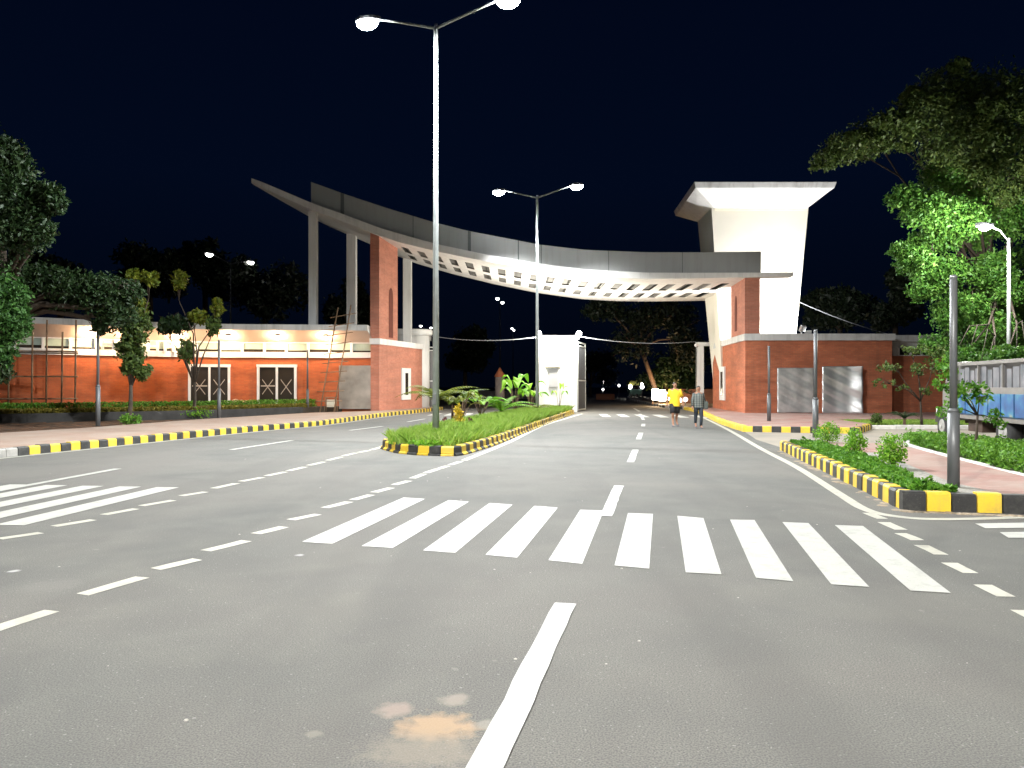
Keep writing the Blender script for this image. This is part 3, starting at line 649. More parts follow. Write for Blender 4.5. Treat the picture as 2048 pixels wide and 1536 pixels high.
# red pillar left (stands on the left gatehouse corner) and its twin at the right
D = (.28, .96)
def rpillar(cx, cy, wx, dirv, L, z1, side, label):
    t = thing('brick_pillar', (cx, cy, 4.3), label, 'pillar', 'brick pillars carrying the canopy')
    f0 = (cx, cy); f1 = (cx+wx, cy+.05); r0 = (cx+dirv[0]*L, cy+dirv[1]*L); r1 = (f1[0]+dirv[0]*L, f1[1]+dirv[1]*L)
    b = MB(); b.prism([f0, f1, r1, r0], 4.3, 5.0, 0)
    tops = [(p[0], p[1], itp(p[0], ZB)+.04) for p in (f0, f1, r1, r0)]; bots = [(p[0], p[1], 5.0) for p in (f0, f1, r1, r0)]
    if side < 0: tops = [tops[i] for i in (1, 0, 3, 2)]; bots = [bots[i] for i in (1, 0, 3, 2)]
    b.hexa(bots, tops, 0)
    b.build('shaft', M['brick_s'], t)
    # niche: dark red arched panel set proud of the road-facing side
    c = (cx+dirv[0]*L*.62, cy+dirv[1]*L*.62); wn = .55; za, zb = (4.45, 7.4) if side < 0 else (4.6, 6.55)
    out = Vector((dirv[1], -dirv[0])) if side < 0 else Vector((-dirv[1], dirv[0]))
    pts = [(-wn/2, za), (wn/2, za)]+[(wn/2*math.cos(k*math.pi/8), zb-wn+wn*math.sin(k*math.pi/8)) for k in range(9)]
    vs = [(c[0]+dirv[0]*p+out.x*.02, c[1]+dirv[1]*p+out.y*.02, z) for p, z in pts]; vb = [(v[0]-out.x*.05, v[1]-out.y*.05, v[2]) for v in vs]; n = len(pts)
    b = MB(); b.add(vs+vb, [tuple(range(n))]+[(i, (i+1) % n, n+(i+1) % n, n+i) for i in range(n)], 0)
    b.build('niche', M['niche'], t)
M['niche'] = mat('niche_dark_red', (.13, .028, .015), .8, var=.15, scale=3)
rpillar(-7.6, 44.0, -.52, D, 2.5, 10, -1, 'tall red brick pillar with arched niche on the left gatehouse corner')
rpillar(12.1, 39.95, .8, (.083, .9965), 3.6, 7.3, 1, 'short brick pillar beside the white tower on the right gatehouse roof')

# ------------------------------------------------------------------ left gatehouse
LB = thing('gatehouse', (-15, 47, 0), 'long orange brick gatehouse with curved white canopy roof left of the road', 'building')
CF = smooth([(-42, 30.5), (-34, 33.6), (-28, 36.2), (-24, 38.3), (-21, 40.4), (-17.3, 42.2), (-14.6, 42.75), (-8.15, 43.3)], 5)
WLc = [(x, y+1.35) for x, y in CF]; WLc[-1] = (-7.95, 44.55)
b = MB()
for a, c in zip(WLc, WLc[1:]): b.wall(a, c, 0, 3.22, .25)
b.build('brick_wall', M['brick_l'], LB)
cnr = (-7.6, 44.0); rb = (-5.85, 50.0)
b = MB(); b.prism([cnr, rb, (-6.5, 50.6), (-8.1, 50), (-8.1, 44.05)], 0, 3.98); b.build('corner_wall', M['brick_s'], LB)
b = MB(); b.prism([(-7.55, 43.92), (-5.78, 50.0), (-6.5, 50.4), (-8.14, 50), (-8.14, 43.9)], 3.983, 4.32); b.build('cornice', M['white'], LB)
b = MB()
for a, c in zip(WLc, WLc[1:]):
    b.wall((a[0], a[1]-.12), (c[0], c[1]-.12), 3.223, 3.50, .4); b.wall((a[0], a[1]+.02), (c[0], c[1]+.02), 4.10, 4.4, .2)
b.build('sill', M['white'], LB)
b = MB()
for (a, c), (wa, wc) in zip(zip(CF, CF[1:]), zip(WLc, WLc[1:])):
    # fascia, top, sloping soffit
    b.quad((a[0], a[1], 4.72), (c[0], c[1], 4.72), (c[0], c[1], 5.04), (a[0], a[1], 5.04), 0)
    b.quad((a[0], a[1], 5.04), (c[0], c[1], 5.04), (c[0], c[1]+9, 5.04), (a[0], a[1]+9, 5.04), 0)
    b.quad((wa[0], wa[1]+.01, 4.12), (wc[0], wc[1]+.01, 4.12), (c[0], c[1], 4.72), (a[0], a[1], 4.72), 1)
b.add([(-8.15, 43.3, 4.72), (-8.15, 43.3, 5.04), (-8.15, 52.3, 5.04), (-8.15, 52.3, 4.12), (-8.15, 44.55, 4.12)], [(0, 4, 3, 2, 1)], 0)
b.build('canopy_roof', [M['cornice'], M['peach']], LB)
b = MB(); b.prism([(-8.1, 50.2), (-6.3, 50.75), (-6.2, 58), (-30, 56), (-30, 50)], 0, 5.0); b.build('rear_wing', M['cornice'], LB)
b = MB(); b.prism([(-8.1, 50.1), (-6.2, 50.65), (-6.1, 58.1), (-30, 56.1), (-30, 49.9)], 5.003, 5.35); b.build('rear_parapet', M['white'], LB)
# clerestory windows
def along(path, d):
    L = 0
    for a, c in zip(path, path[1:]):
        l = math.hypot(c[0]-a[0], c[1]-a[1])
        if L+l >= d: t = (d-L)/l; return (a[0]+(c[0]-a[0])*t, a[1]+(c[1]-a[1])*t), math.atan2(c[1]-a[1], c[0]-a[0])
        L += l
    return path[-1], 0
rev = WLc[::-1]; d = .12
for k in range(22):
    (x0, y0), _ = along(rev, d+k*1.23); (x1, y1), _ = along(rev, d+(k+1)*1.23)
    wn = MB(); wn.wall((x1, y1-.05), (x0, y0-.05), 3.505, 3.55, .2); wn.wall((x1, y1-.05), (x0, y0-.05), 4.06, 4.11, .2)
    ux, uy = (x0-x1), (y0-y1); l = math.hypot(ux, uy); ux /= l; uy /= l
    wn.wall((x1-ux*.07, y1-.06-uy*.07), (x1+ux*.07, y1-.06+uy*.07), 3.503, 4.113, .22)
    fr = wn.build('window', M['frame'], LB)
    g = MB(); zz = 3.5+.15+.03*((k*7) % 3)
    g.wall((x1, y1+.06), (x0, y0+.06), zz, 4.1, .02, 0); g.wall((x1, y1+.06), (x0, y0+.06), 3.5, zz, .02, 1)
    g.build('pane', [M['glass_frost'], M['glass_dark']], fr)
# doors with taped glass
for uc in (429, 555.5):
    x = (uc-1024)*44.2/F; i = min(range(len(WLc)), key=lambda i: abs(WLc[i][0]-x)); y = float(np.interp(x, [p[0] for p in WLc], [p[1] for p in WLc]))
    j = 1 if i < len(WLc)-1 else 0; rz = math.atan2(WLc[i+j][1]-WLc[i-1][1], WLc[i+j][0]-WLc[i-1][0])
    Mx = Matrix.Translation((x, y-.17, .55)) @ Matrix.Rotation(rz, 4, 'Z')
    fr = MB()
    for xx, ww in ((-1.04, .14), (0, .12), (1.04, .14)): fr.box(xx, 0, 0, ww, .14, 2.12, M=Mx)
    fr.box(0, 0, 2.123, 2.26, .16, .16, M=Mx); d_ = fr.build('door', M['frame'], LB)
    g = MB(); g.box(-.515, .02, .02, .9, .04, 2.1, M=Mx); g.box(.515, .02, .02, .9, .04, 2.1, M=Mx); g.build('pane', M['glass_dark'], d_)
    t_ = MB()
    for xx in (-.515, .515):
        for s_ in (-1, 1):
            a = Vector((xx-.3, -.012, 1.0-.42*s_)); c = Vector((xx+.3, -.012, 1.0+.42*s_)); n_ = Vector((0, 0, .035))
            t_.quad(*[tuple(Mx @ p) for p in (a-n_, c-n_, c+n_, a+n_)])
    t_.quad(*[tuple(Mx @ Vector(p)) for p in ((-.9, -.016, 1.02), (-.1, -.016, 1.02), (-.1, -.016, 1.09), (-.9, -.016, 1.09))])
    t_.build('tape', M['tape'], d_)
# metal shutter panel near the corner
M['shutter'] = mat('worn_metal_sheet', (.44, .40, .35), .32, metal=.75, var=.25, scale=1.4, bump=.35, bscale=3)
M['sheet'] = mat('grey_metal_sheet', (.42, .43, .44), .28, metal=.85, var=.25, scale=1.5, bump=.45, bscale=2.5)
b = MB(); b.box(-8.93, 44.28, .28, 2.05, .05, 2.5, rz=.03)
for k in range(1, 4): b.box(-8.93, 44.25, .28+k*.62, 2.05, .02, .03, rz=.03)
b.build('shutter', M['shutter'], LB)
M['sheet'] = mat('grey_metal_sheet', (.62, .62, .61), .42, metal=.6, var=.2, scale=2.2, bump=.45, bscale=2.5)
M['sheet2'] = mat('glare_metal_sheet', (.92, .94, .98), .36, metal=.85, var=.08, scale=1.1, bump=.1, bscale=3)  # near-white base colour holds the lamp glare on this sheet
# narrow side windows on the road faces
def side_window(parent, a, dirv, out, s0, s1, z0, z1):
    b = MB(); P = lambda s, o_: (a[0]+dirv[0]*s+out[0]*o_, a[1]+dirv[1]*s+out[1]*o_)
    b.prism([P(s0, .0), P(s1, .0), P(s1, .08), P(s0, .08)], z0, z1); fr = b.build('window', M['frame'], parent)
    g = MB(); g.prism([P(s0+.45, .085), P(s1-.45, .085), P(s1-.45, .1), P(s0+.45, .1)], z0+.3, z1-.3); g.build('pane', M['glass_dark'], fr)
side_window(LB, cnr, D, (.96, -.28), 3.0, 4.3, .75, 2.7)
# round white pier with arched doorway slit
b = MB(); cx, cy = -6.25, 51.0
b.tube([(cx, cy, 0), (cx, cy, 4.9)], .78, 24); b.tube([(cx, cy, 4.9), (cx, cy, 5.0), (cx, cy, 5.25), (cx, cy, 5.32)], [.8, .98, .98, .9], 24)
b.build('round_pier', M['white'], LB)
b = MB(); b.box(-6.03, 50.22, .3, .13, .12, 3.2); b.ball((-6.03, 50.24, 3.5), .075, 8, 0, 3.2); b.build('pier_slit', M['glass_dark'], LB)
# canopy bulkhead lamps
for i, u in enumerate((139, 239, 349, 456, 554, 651)):
    x = (u-1024)*43.4/F; y = float(np.interp(x, [p[0] for p in CF], [p[1] for p in CF])); x = (u-1024)*(y+.5)/F; y = float(np.interp(x, [p[0] for p in CF], [p[1] for p in CF]))+.55
    if i == 0: y0_ = y
    base = (x, y, 4.30)
    if i == 0:
        t = thing('ceiling_lamp', base, 'warm lit lamp under the canopy, leftmost of six', 'lamp', 'warm lamps under the gatehouse canopy')
        l = MB(); l.tube([(0, 0, .17), (0, 0, .10)], .15, 14); l.build('housing', M['lamp_body'], t, local=True)
        l = MB(); l.ball((0, 0, .04), .16, 14, 0, .6); l.build('diffuser', M['lamp_warm'], t, local=True)
        L0 = t
    else:
        dup(L0, base, 0, ['warm lit lamp under the canopy behind the first street tree', 'warm lit lamp under the canopy behind the second street tree', 'warm lit lamp under the canopy above the left glass door', 'warm lit lamp under the canopy above the right glass door', 'warm lit lamp under the canopy nearest the brick pillar'][i-1])
    ld = bpy.data.lights.new('canopy_light', 'POINT'); ld.energy = 95; ld.color = (1, .64, .34); ld.shadow_soft_size = .1
    lo = bpy.data.objects.new('canopy_light', ld); COL.objects.link(lo); lo.location = (x, y-.1, 4.2)
# raised letters on the sill
fonts = [('I', 186, 5), ('H', 216, 24), ('I', 243, 7), ('H', 306, 21), ('H', 339, 21), ('I', 366, 6)]
t = thing('wall_lettering', (-22, 41, 3.5), 'white raised capital letters standing on the gatehouse sill', 'lettering')
for ch, u, wpx in fonts:
    x = (u-1024)*42.3/F; y = float(np.interp(x, [p[0] for p in WLc], [p[1] for p in WLc]))-.33; x = (u-1024)*y/F; s_ = y/F; wd = wpx*s_
    rz = .35 if x < -19 else .15; b = MB(); h_ = .56
    if ch == 'I': b.box(x, y, 3.503, .14, .08, h_, rz)
    else:
        for sg in (-1, 1): b.box(x+sg*(wd/2-.06)*math.cos(rz), y+sg*(wd/2-.06)*math.sin(rz), 3.503, .13, .08, h_, rz)
        b.box(x, y+.0, 3.503+.22, wd-.2, .07, .13, rz)
    b.build('letter', M['frame'], t)

# ------------------------------------------------------------------ right gatehouse
RB = thing('gatehouse', (18, 43, 0), 'red brick gatehouse with white cornice and metal shutters right of the road', 'building')
e0 = (12.1, 39.9); e1 = (12.85, 49.2); yF = 39.9
b = MB(); b.prism([e0, (19.72, yF), (19.72, 41.0), (30, 41.4), (30, 49.5), e1], .0, 3.2); b.prism([e0, (19.72, yF), (19.72, 41.2), (13.2, 41.2), (12.9, 49.2), e1], 3.2, 3.96); b.build('brick_wall', M['brick_r'], RB)
b = MB(); b.prism([(12.03, yF-.1), (19.85, yF-.1), (19.85, 40.9), (30, 41.3), (30, 49.5), (12.8, 49.3)], 3.963, 4.31); b.build('cornice', M['cornice'], RB)
b = MB(); b.prism([(19.75, 41.05), (30, 41.42), (30, 49), (19.75, 49)], 3.203, 3.96); b.build('clerestory_band', M['cornice'], RB)
b = MB()
for u0, u1 in ((1798, 1817), (1822, 1839), (1844, 1862), (1868, 1886)):
    x0, x1 = (u0-1024)*41.1/F, (u1-1024)*41.1/F; b = MB(); y = 41.03+(x0-19.75)*.036
    b.box((x0+x1)/2, y-.0, 3.21, x1-x0+.1, .06, .46, rz=.036); fr = b.build('window', M['frame'], RB)
    g = MB(); g.box((x0+x1)/2, y-.035, 3.25, x1-x0, .03, .36, rz=.036); g.build('pane', M['glass_black'], fr)
# metal sheets
def bent_sheet(x0, x1, z0, z1, bow, m, **kw):
    "metal sheet with shallow ripples, one side bowed out to catch the lamp glare"
    b = MB(); nx, nz = 26, 40; rows = []
    for k in range(nz+1):
        z = z0+(z1-z0)*k/nz
        rows.append([(x0+(x1-x0)*i/nx, 39.84-bow*max(0, i/nx-.35)**1.6*(1+.12*math.sin(z*5))-.012*math.sin(z*9+i*.35)-.006*math.sin(z*23+i*.9)-.01*math.sin(i*.6), z) for i in range(nx+1)])
    vs = [p for r in rows for p in r]; fs = [(k*(nx+1)+i, k*(nx+1)+i+1, (k+1)*(nx+1)+i+1, (k+1)*(nx+1)+i) for k in range(nz) for i in range(nx)]
    b.add(vs, fs, 0, True); o = b.build('shutter', m, RB, **kw); q = o.modifiers.new('thickness', 'SOLIDIFY'); q.thickness = .015; return o
bent_sheet((1555-1024)*39.8/F, (1628-1024)*39.8/F, .22, 2.54, .04, M['sheet'])
bent_sheet((1645-1024)*39.8/F, (1721-1024)*39.8/F, .2, 2.62, .62, M['sheet2'], label='paler metal shutter at the right, bowed to catch the lamp glare')
side_window(RB, e0, (.08, .9968), (-.9968, .08), 5.2, 6.7, .75, 2.75)

# tower
TW = thing('tower', (14.8, 47.5, 0), 'tapered white tower with a flared flat roof beside the right gatehouse', 'tower')
b = MB()
bt = [(12.7, 46.0, 0), (16.55, 46.0, 0), (16.7, 49.6, 0), (13.15, 49.6, 0)]; tp = [(11.93, 46.0, 12.45), (17.75, 46.0, 12.45), (17.9, 49.6, 12.45), (11.95, 49.6, 12.45)]
M['tower'] = mat('tower_cream_white_paint', (.74, .70, .60), .6, var=.05, scale=.5, bump=.1, bscale=6)
b.hexa(bt, tp); b.build('shaft', M['tower'], TW)
b = MB()
lo_ = [(12.1, 45.85, 12.2), (17.6, 45.85, 12.2), (17.8, 49.7, 12.2), (12.0, 49.7, 12.2)]
hi_ = [(10.55, 44.05, 12.92), (18.4, 44.05, 12.92), (18.6, 51.2, 12.92), (10.95, 51.2, 12.92)]
b.hexa(lo_, hi_); b.build('roof_soffit', M['white'], TW)
b = MB(); b.hexa([(10.5, 44.0, 12.923), (18.45, 44.0, 12.923), (18.65, 51.25, 12.923), (10.9, 51.25, 12.923)], [(10.4, 43.9, 13.27), (18.55, 43.9, 13.27), (18.75, 51.35, 13.27), (10.8, 51.35, 13.27)]); b.build('roof_slab', M['cornice'], TW, bevel=.03)
b = MB(); b.box(14.84, 45.94, 12.12, 5.5, .14, .1); b.build('trim', M['cream'], TW)

# floodlight cluster on the roof
t = thing('floodlight', (16.1, 42.2, 4.31), 'lit white floodlights clustered on the gatehouse roof facing the tower', 'floodlight')
b = MB(); b.box(16.1, 42.2, 4.313, .5, .1, .06); b.tube([(16.1, 42.2, 4.35), (16.1, 42.2, 4.6)], .03, 6); b.box(15.95, 42.4, 4.45, .05, .05, .5); b.build('bracket', M['lamp_body'], t)
for (x, z, rz) in ((15.95, 4.75, .3), (16.25, 4.5, -.25)):
    b = MB(); Mx = Matrix.Translation((x, 42.2, z)) @ Matrix.Rotation(rz, 4, 'Z') @ Matrix.Rotation(R(35), 4, 'X')
    b.box(0, 0, -.16, .34, .12, .3, M=Mx); h_ = b.build('housing', M['frame'], t)
    b = MB(); b.box(0, .07, -.13, .29, .02, .25, M=Mx); b.build('lens', M['flood_on'], h_)

# central gate pillar
GP = thing('gate_pillar', (2.85, 48, 0), 'white rectangular gate pillar standing at the far end of the median', 'pillar')
b = MB(); b.box(2.84, 48.1, 0, 2.34, 1.6, 4.45); b.build('shaft', M['white'], GP)
b = MB(); b.box(2.84, 48.1, 4.453, 2.52, 1.8, .26); b.build('cap', M['white'], GP, bevel=.03)
b = MB(); b.box(2.52, 47.26, 1.5, .62, .08, 1.2); wn = b.build('window', M['cornice'], GP)
b = MB(); b.box(2.52, 47.2, 1.55, .5, .05, 1.1); b.build('pane', mat('grey_pane', (.42, .42, .43), .4, var=.1), wn)
b = MB(); b.box(2.52, 47.2, 2.75, 1.0, .25, .09); b.build('window_shade', M['cream'], GP)
for sx, lb in ((-1.2, 'small lit round lamp on the left corner of the gate pillar'), (1.25, 'small lit round lamp on the right corner of the gate pillar')):
    t = thing('spot_lamp', (2.84+sx, 47.1, 4.6), lb, 'lamp', 'lamps on the gate pillar corners')
    b = MB(); b.tube([(2.84+sx, 47.3, 4.55), (2.84+sx, 47.05, 4.66)], .05, 8); b.build('bracket', M['lamp_body'], t)
    b = MB(); b.ball((2.84+sx, 47.0, 4.78), .17, 14, 0, 1.2); b.build('globe', M['flood_on'], t)
    ld = bpy.data.lights.new('pillar_light', 'POINT'); ld.energy = 800; ld.color = (1, .95, .84); ld.shadow_soft_size = .15; lo = bpy.data.objects.new('pillar_light', ld); COL.objects.link(lo); lo.location = (2.84+sx*1.35, 46.6, 4.6)

# gate leaves
def leaf_gate(x0, y0, x1, y1, label, z1=4.35, m='dark_metal'):
    t = thing('gate_leaf', (x0, y0, 0), label, 'gate', 'open metal gate leaves')
    dx, dy = x1-x0, y1-y0; L = math.hypot(dx, dy); rz = math.atan2(dy, dx); Mx = Matrix.Translation((x0, y0, 0)) @ Matrix.Rotation(rz, 4, 'Z')
    b = MB()
    for xx in (.04, L-.04): b.box(xx, 0, .06, .08, .08, z1-.06, M=Mx)
    for zz in (.08, 1.9, z1-.3): b.box(L/2, 0, zz, L-.163, .07, .08, M=Mx)
    b.box(L/2, 0, z1-.083, L-.163, .07, .08, M=Mx); b.build('frame', M['steel'] if m == 'dark_metal' else M['frame'], t)
    b = MB(); b.box(L/2, 0, .163, L-.17, .02, z1-.5, M=Mx); b.build('panel', M[m], t)
    b = MB()
    for k in range(1, int(L/.22)): b.box(k*.22, -.03, .17, .02, .02, z1-.55, M=Mx)
    b.build('bars', M['dark_metal'], t)
leaf_gate(4.05, 47.4, 4.75, 49.9, 'open dark metal gate leaf hinged on the white gate pillar')
leaf_gate(-6.0, 52.5, -5.35, 53.0, 'grey sheet metal gate leaf beside the round white pier', 4.3, 'gate_grey')
leaf_gate(12.3, 50.8, 12.95, 54.0, 'dark blue-grey gate leaf folded beside the right gatehouse', 4.3)
t = thing('gateway_post', (12.4, 50.3, 0), 'slim white gate frame beside the tower foot', 'gate post')
b = MB(); b.box(12.32, 50.3, 0, .36, .4, 4.2); b.build('post', M['white'], t)
b = MB(); b.box(12.5, 50.3, 4.203, .9, .45, .25); b.ball((12.0, 50.1, 4.25), .12, 10); b.build('cap', M['white'], t)

# ------------------------------------------------------------------ street lamps
def street_lamp(base, rz, label, hh=11.4, arm=2.0, rise=.4, lean=0., r0=.095):
    t = thing('street_lamp', base, label, 'street lamp', 'tall double-arm street lamps', rz)
    b = MB(); b.tube([(0, 0, 0), (0, 0, hh*.4), (0, 0, hh)], [r0, r0*.8, r0*.55], 14); b.tube([(0, 0, 0), (0, 0, .1)], [r0*1.6, r0*1.5], 14); b.build('pole', M['steel'], t, local=True)
    b = MB(); b.box(0, -r0-.01, .9, .1, .04, .3); b.build('service_door', M['lamp_body'], t, local=True)
    for s in (-1, 1):
        b = MB(); b.tube([(0, 0, hh-.12), (s*arm*.5, 0, hh+rise*.5-.03), (s*(arm-.25), 0, hh+rise-.03)], [.04, .035, .03], 8); b.build('arm', M['steel'], t, local=True)
        b = MB(); x0 = s*(arm-.3); x1 = s*(arm+.42); zc = hh+rise
        ring = lambda x, w_, z0, z1: [(x, -w_, z0), (x, w_, z0), (x, w_*.8, z1), (x, -w_*.8, z1)]
        rr = [ring(x0, .07, zc-.04, zc+.05), ring(s*(arm-.05), .17, zc-.05, zc+.09), ring(s*(arm+.25), .18, zc-.04, zc+.08), ring(x1, .11, zc-.02, zc+.05)]
        b.loft(rr if s > 0 else rr[::-1], 0, False); hd = b.build('lamp_head', M['lamp_body'], t, local=True)
        b = MB(); rings = []
        for k in range(6):
            a = k/5*math.pi/2; q = math.cos(a); rings.append([(s*(arm+.1)+.33*q*math.cos(j*math.pi/8), .21*q*math.sin(j*math.pi/8), zc-.052-.22*math.sin(a)) for j in range(16)])
        b.loft(rings, 0, True); b.build('lens', M['lamp_on'], hd, local=True)  # lens bowl enlarged, so the lamp's glare is put into its shape
    return t
def street_light(base, rz, energy, arm=2.0, z=11.62, col_=(.95, .99, 1), sides=(-1, 1), cone=168, tilt=0.):
    for s in sides:
        ld = bpy.data.lights.new('street_light', 'SPOT'); ld.energy = energy; ld.spot_size = R(cone); ld.spot_blend = .35; ld.shadow_soft_size = .15; ld.color = col_
        lo = bpy.data.objects.new('street_light', ld); COL.objects.link(lo); lo.location = (base[0]+s*(arm+.1)*math.cos(rz), base[1]+s*(arm+.1)*math.sin(rz), z); lo.rotation_euler = (-R(tilt), 0, 0)
SL = street_lamp((-2.1, 21.2, .18), -.3, 'nearest tall double-arm street lamp in the grass of the median')
LE = 5200
street_light((-2.1, 21.2), -.3, LE)
s2 = dup(SL, (1.32, 40.3, .18), -.28, 'second tall double-arm street lamp in front of the gate pillar'); street_light((1.32, 40.3), -.28, 3000, cone=120, tilt=30)
# the next lamp of the row stands behind the camera
s3 = dup(SL, (-3.9, -4.5, 0), -.2, 'double-arm street lamp of the same row standing behind the viewpoint'); street_light((-3.9, -4.5), -.2, 60000, col_=(1, .98, .93))
def far_lamps():
    for u1, v1, lab in ((461, 520, 'far street lamp above the left gatehouse roof behind dark trees'), (690, 630, 'far street lamp seen past the bamboo ladder top'), (852, 655, 'far street lamp just right of the round pier'),
                        (1000, 603, 'far street lamp above the median between the two poles'), (1026, 660, 'far street lamp low beside the second pole'), (1205, 711, 'far street lamp with two lit heads beyond the open gate')):
        Y = 10.0*F/(772-v1); x = (u1-1024)*Y/F
        c = dup(SL, (x, Y, 0), {461: 1.1, 690: 1.2, 852: 1.25, 1000: 1.45, 1026: 1.5, 1205: .6}[u1], lab)
        for q_ in c.children_recursive:
            if q_.name.startswith(('pole', 'arm')): me = q_.data.copy(); me.materials.clear(); me.materials.append(M['dark_metal']); q_.data = me  # far poles and arms recoloured dark to look unlit
            if q_.name.startswith('lens'):
                me = q_.data.copy(); me.materials.clear(); me.materials.append(M['lamp_far']); q_.data = me
far_lamps()
# single lamp at the right among the foliage
t = thing('street_lamp', (16.48, 25.5, 0), 'single-arm street lamp shining through the leaves above the truck', 'street lamp')
b = MB(); b.tube([(16.48, 25.5, 0), (16.48, 25.5, 6.5)], [.08, .05], 10); b.build('pole', M['steel'], t)
b = MB(); b.tube([(16.48, 25.5, 6.4), (16.15, 25.45, 6.75), (15.75, 25.4, 6.9)], .03, 8); b.build('arm', M['steel'], t)
b = MB(); b.box(15.55, 25.3, 6.84, .6, .26, .12, rz=.4); hd = b.build('lamp_head', M['lamp_body'], t, bevel=.02)
b = MB(); b.ball((15.55, 25.3, 6.82), .17, 12, 0, .7); b.build('lens', M['lamp_on'], hd)
ld = bpy.data.lights.new('tree_lamp_light', 'POINT'); ld.energy = 900; ld.color = (1, 1, .92); ld.shadow_soft_size = .2; lo = bpy.data.objects.new('tree_lamp_light', ld); COL.objects.link(lo); lo.location = (15.4, 25.1, 6.3)
# tower floodlights
def spot(loc, tgt, e_, size, col_=(1, 1, 1), name='flood_light', blend=.5, r=.15):
    ld = bpy.data.lights.new(name, 'SPOT'); ld.energy = e_; ld.spot_size = R(size); ld.spot_blend = blend; ld.color = col_; ld.shadow_soft_size = r
    lo = bpy.data.objects.new(name, ld); COL.objects.link(lo); lo.location = loc; lo.rotation_euler = (Vector(tgt)-Vector(loc)).to_track_quat('-Z', 'Y').to_euler(); return lo
spot((16.1, 42.5, 4.75), (15.3, 46.2, 9.2), 2600, 140)

# grey garden posts
def post(u, v, zb, hh, label, first=None, h2=1.05):
    x, y = G(u, v, zb)
    if first is not None:
        return dup(first, (x, y, zb), 0, label, scale=(1, 1, hh/2.95))
    t = thing('garden_lamp_post', (x, y, zb), label, 'lamp post', 'grey garden lamp posts')
    b = MB(); b.tube([(0, 0, 0), (0, 0, h2)], .078, 16); b.tube([(0, 0, h2), (0, 0, h2+.05)], [.085, .05], 16); b.build('base_sleeve', M['grey_post'], t, local=True)
    b = MB(); b.tube([(0, 0, h2+.05), (0, 0, 2.9)], .048, 14); b.build('pole', M['grey_post'], t, local=True)
    b = MB(); b.tube([(0, 0, 2.9), (0, 0, 2.95)], [.052, .04], 14); b.build('cap', M['lamp_body'], t, local=True)
    return t
p0 = post(1907, 975, .19, 2.95, 'thick grey garden lamp post nearest, rising from the kerbed bed at the right')
post(1631, 875, .19, 2.95, 'grey garden lamp post beside the leftmost round shrub', p0)
post(1538, 842, .2, 3.0, 'thin grey garden lamp post on the pavement by the right gatehouse shutter', p0)
post(196, 852, .19, 3.9, 'grey garden lamp post on the left pavement next to the forked street tree', p0)
post(438, 836, .19, 3.45, 'grey garden lamp post in front of the left glass door', p0)
post(615, 823.6, .19, 3.4, 'dark grey garden lamp post between the right glass door and the bamboo ladder', p0)

# ------------------------------------------------------------------ plants
def shrub(u, v, zb, ru, rv, label, name='round_shrub', lm='leaf_bright', n=1500, sz=.05, cat='shrub'):
    x, y = G(u, v, zb); s_ = y/F; t = thing(name, (x, y, zb), label, cat, 'round clipped shrubs')
    r = ru*s_; h_ = rv*s_; b = MB(); b.tube([(x, y, zb), (x, y, zb+h_)], [.02, .012], 6)
    for k in range(5): a = k*1.3; b.tube([(x, y, zb+.1), (x+r*.6*math.cos(a), y+r*.6*math.sin(a), zb+h_*1.2)], [.012, .005], 5)
    b.build('stem', M['bark'], t)
    leaves('foliage', blob((x, y, zb+h_*1.05), (r, r, h_), n, 6), sz, M[lm], t, asp=.55)
    return t
shrub(1783, 938, .19, 28, 34, 'round bright green shrub nearest the thick grey post')
shrub(1711, 912, .19, 21, 27, 'round bright green shrub, middle one of three in the kerbed bed', n=1200)
shrub(1655, 886, .19, 26, 20, 'wide bright green shrub beside the second grey post', n=1300)
shrub(1753, 849, .15, 11, 11, 'small olive ball topiary on the lawn by the right gatehouse', 'ball_topiary', 'leaf_olive', 900, .06)

def frond(b, base, ang, L, rise, droop_, wd, m=0, n=9):
    "arching palm frond with leaflets"
    pts = []
    for i in range(n+1):
        t = i/n; r_ = L*t*math.cos(rise*(1-t*.6)); z = L*(math.sin(rise)*t-droop_*t*t); pts.append(Vector((base[0]+math.cos(ang)*r_, base[1]+math.sin(ang)*r_, base[2]+z)))
    b.tube(pts, [.014*(1-.8*i/n)+.003 for i in range(n+1)], 4, m)
    for i in range(1, n+1):
        t = i/n; d = (pts[i]-pts[i-1]).normalized(); sd = d.cross(Vector((0, 0, 1))).normalized(); l = wd*math.sin(math.pi*min(.95, t*.85+.12))
        for s in (-1, 1):
            for q in (0, .5):
                p = pts[i-1]+(pts[i]-pts[i-1])*q; tip = p+sd*s*l+d*l*.55-Vector((0, 0, l*.35)); w_ = d*L/n*.2
                b.add([p-w_, p+w_, tip], [(0, 1, 2)], m)
def palm(u, v, zb, L, label, name='palm_plant', m='leaf_bright', nf=9, wd=.28, trunk=.3, rise=1.0):
    x, y = G(u, v, zb); t = thing(name, (x, y, zb), label, 'palm', 'young palms and broad-leaved plants on the median')
    b = MB(); b.tube([(x, y, zb), (x, y, zb+trunk)], [.06, .04], 8); b.build('stem', M['bark_o'], t)
    b = MB()
    for k in range(nf): frond(b, (x, y, zb+trunk), k*2.4+random.uniform(-.3, .3), L*random.uniform(.8, 1.15), rise*random.uniform(.7, 1.15), random.uniform(.45, .75), wd)
    b.build('fronds', M[m], t); return t
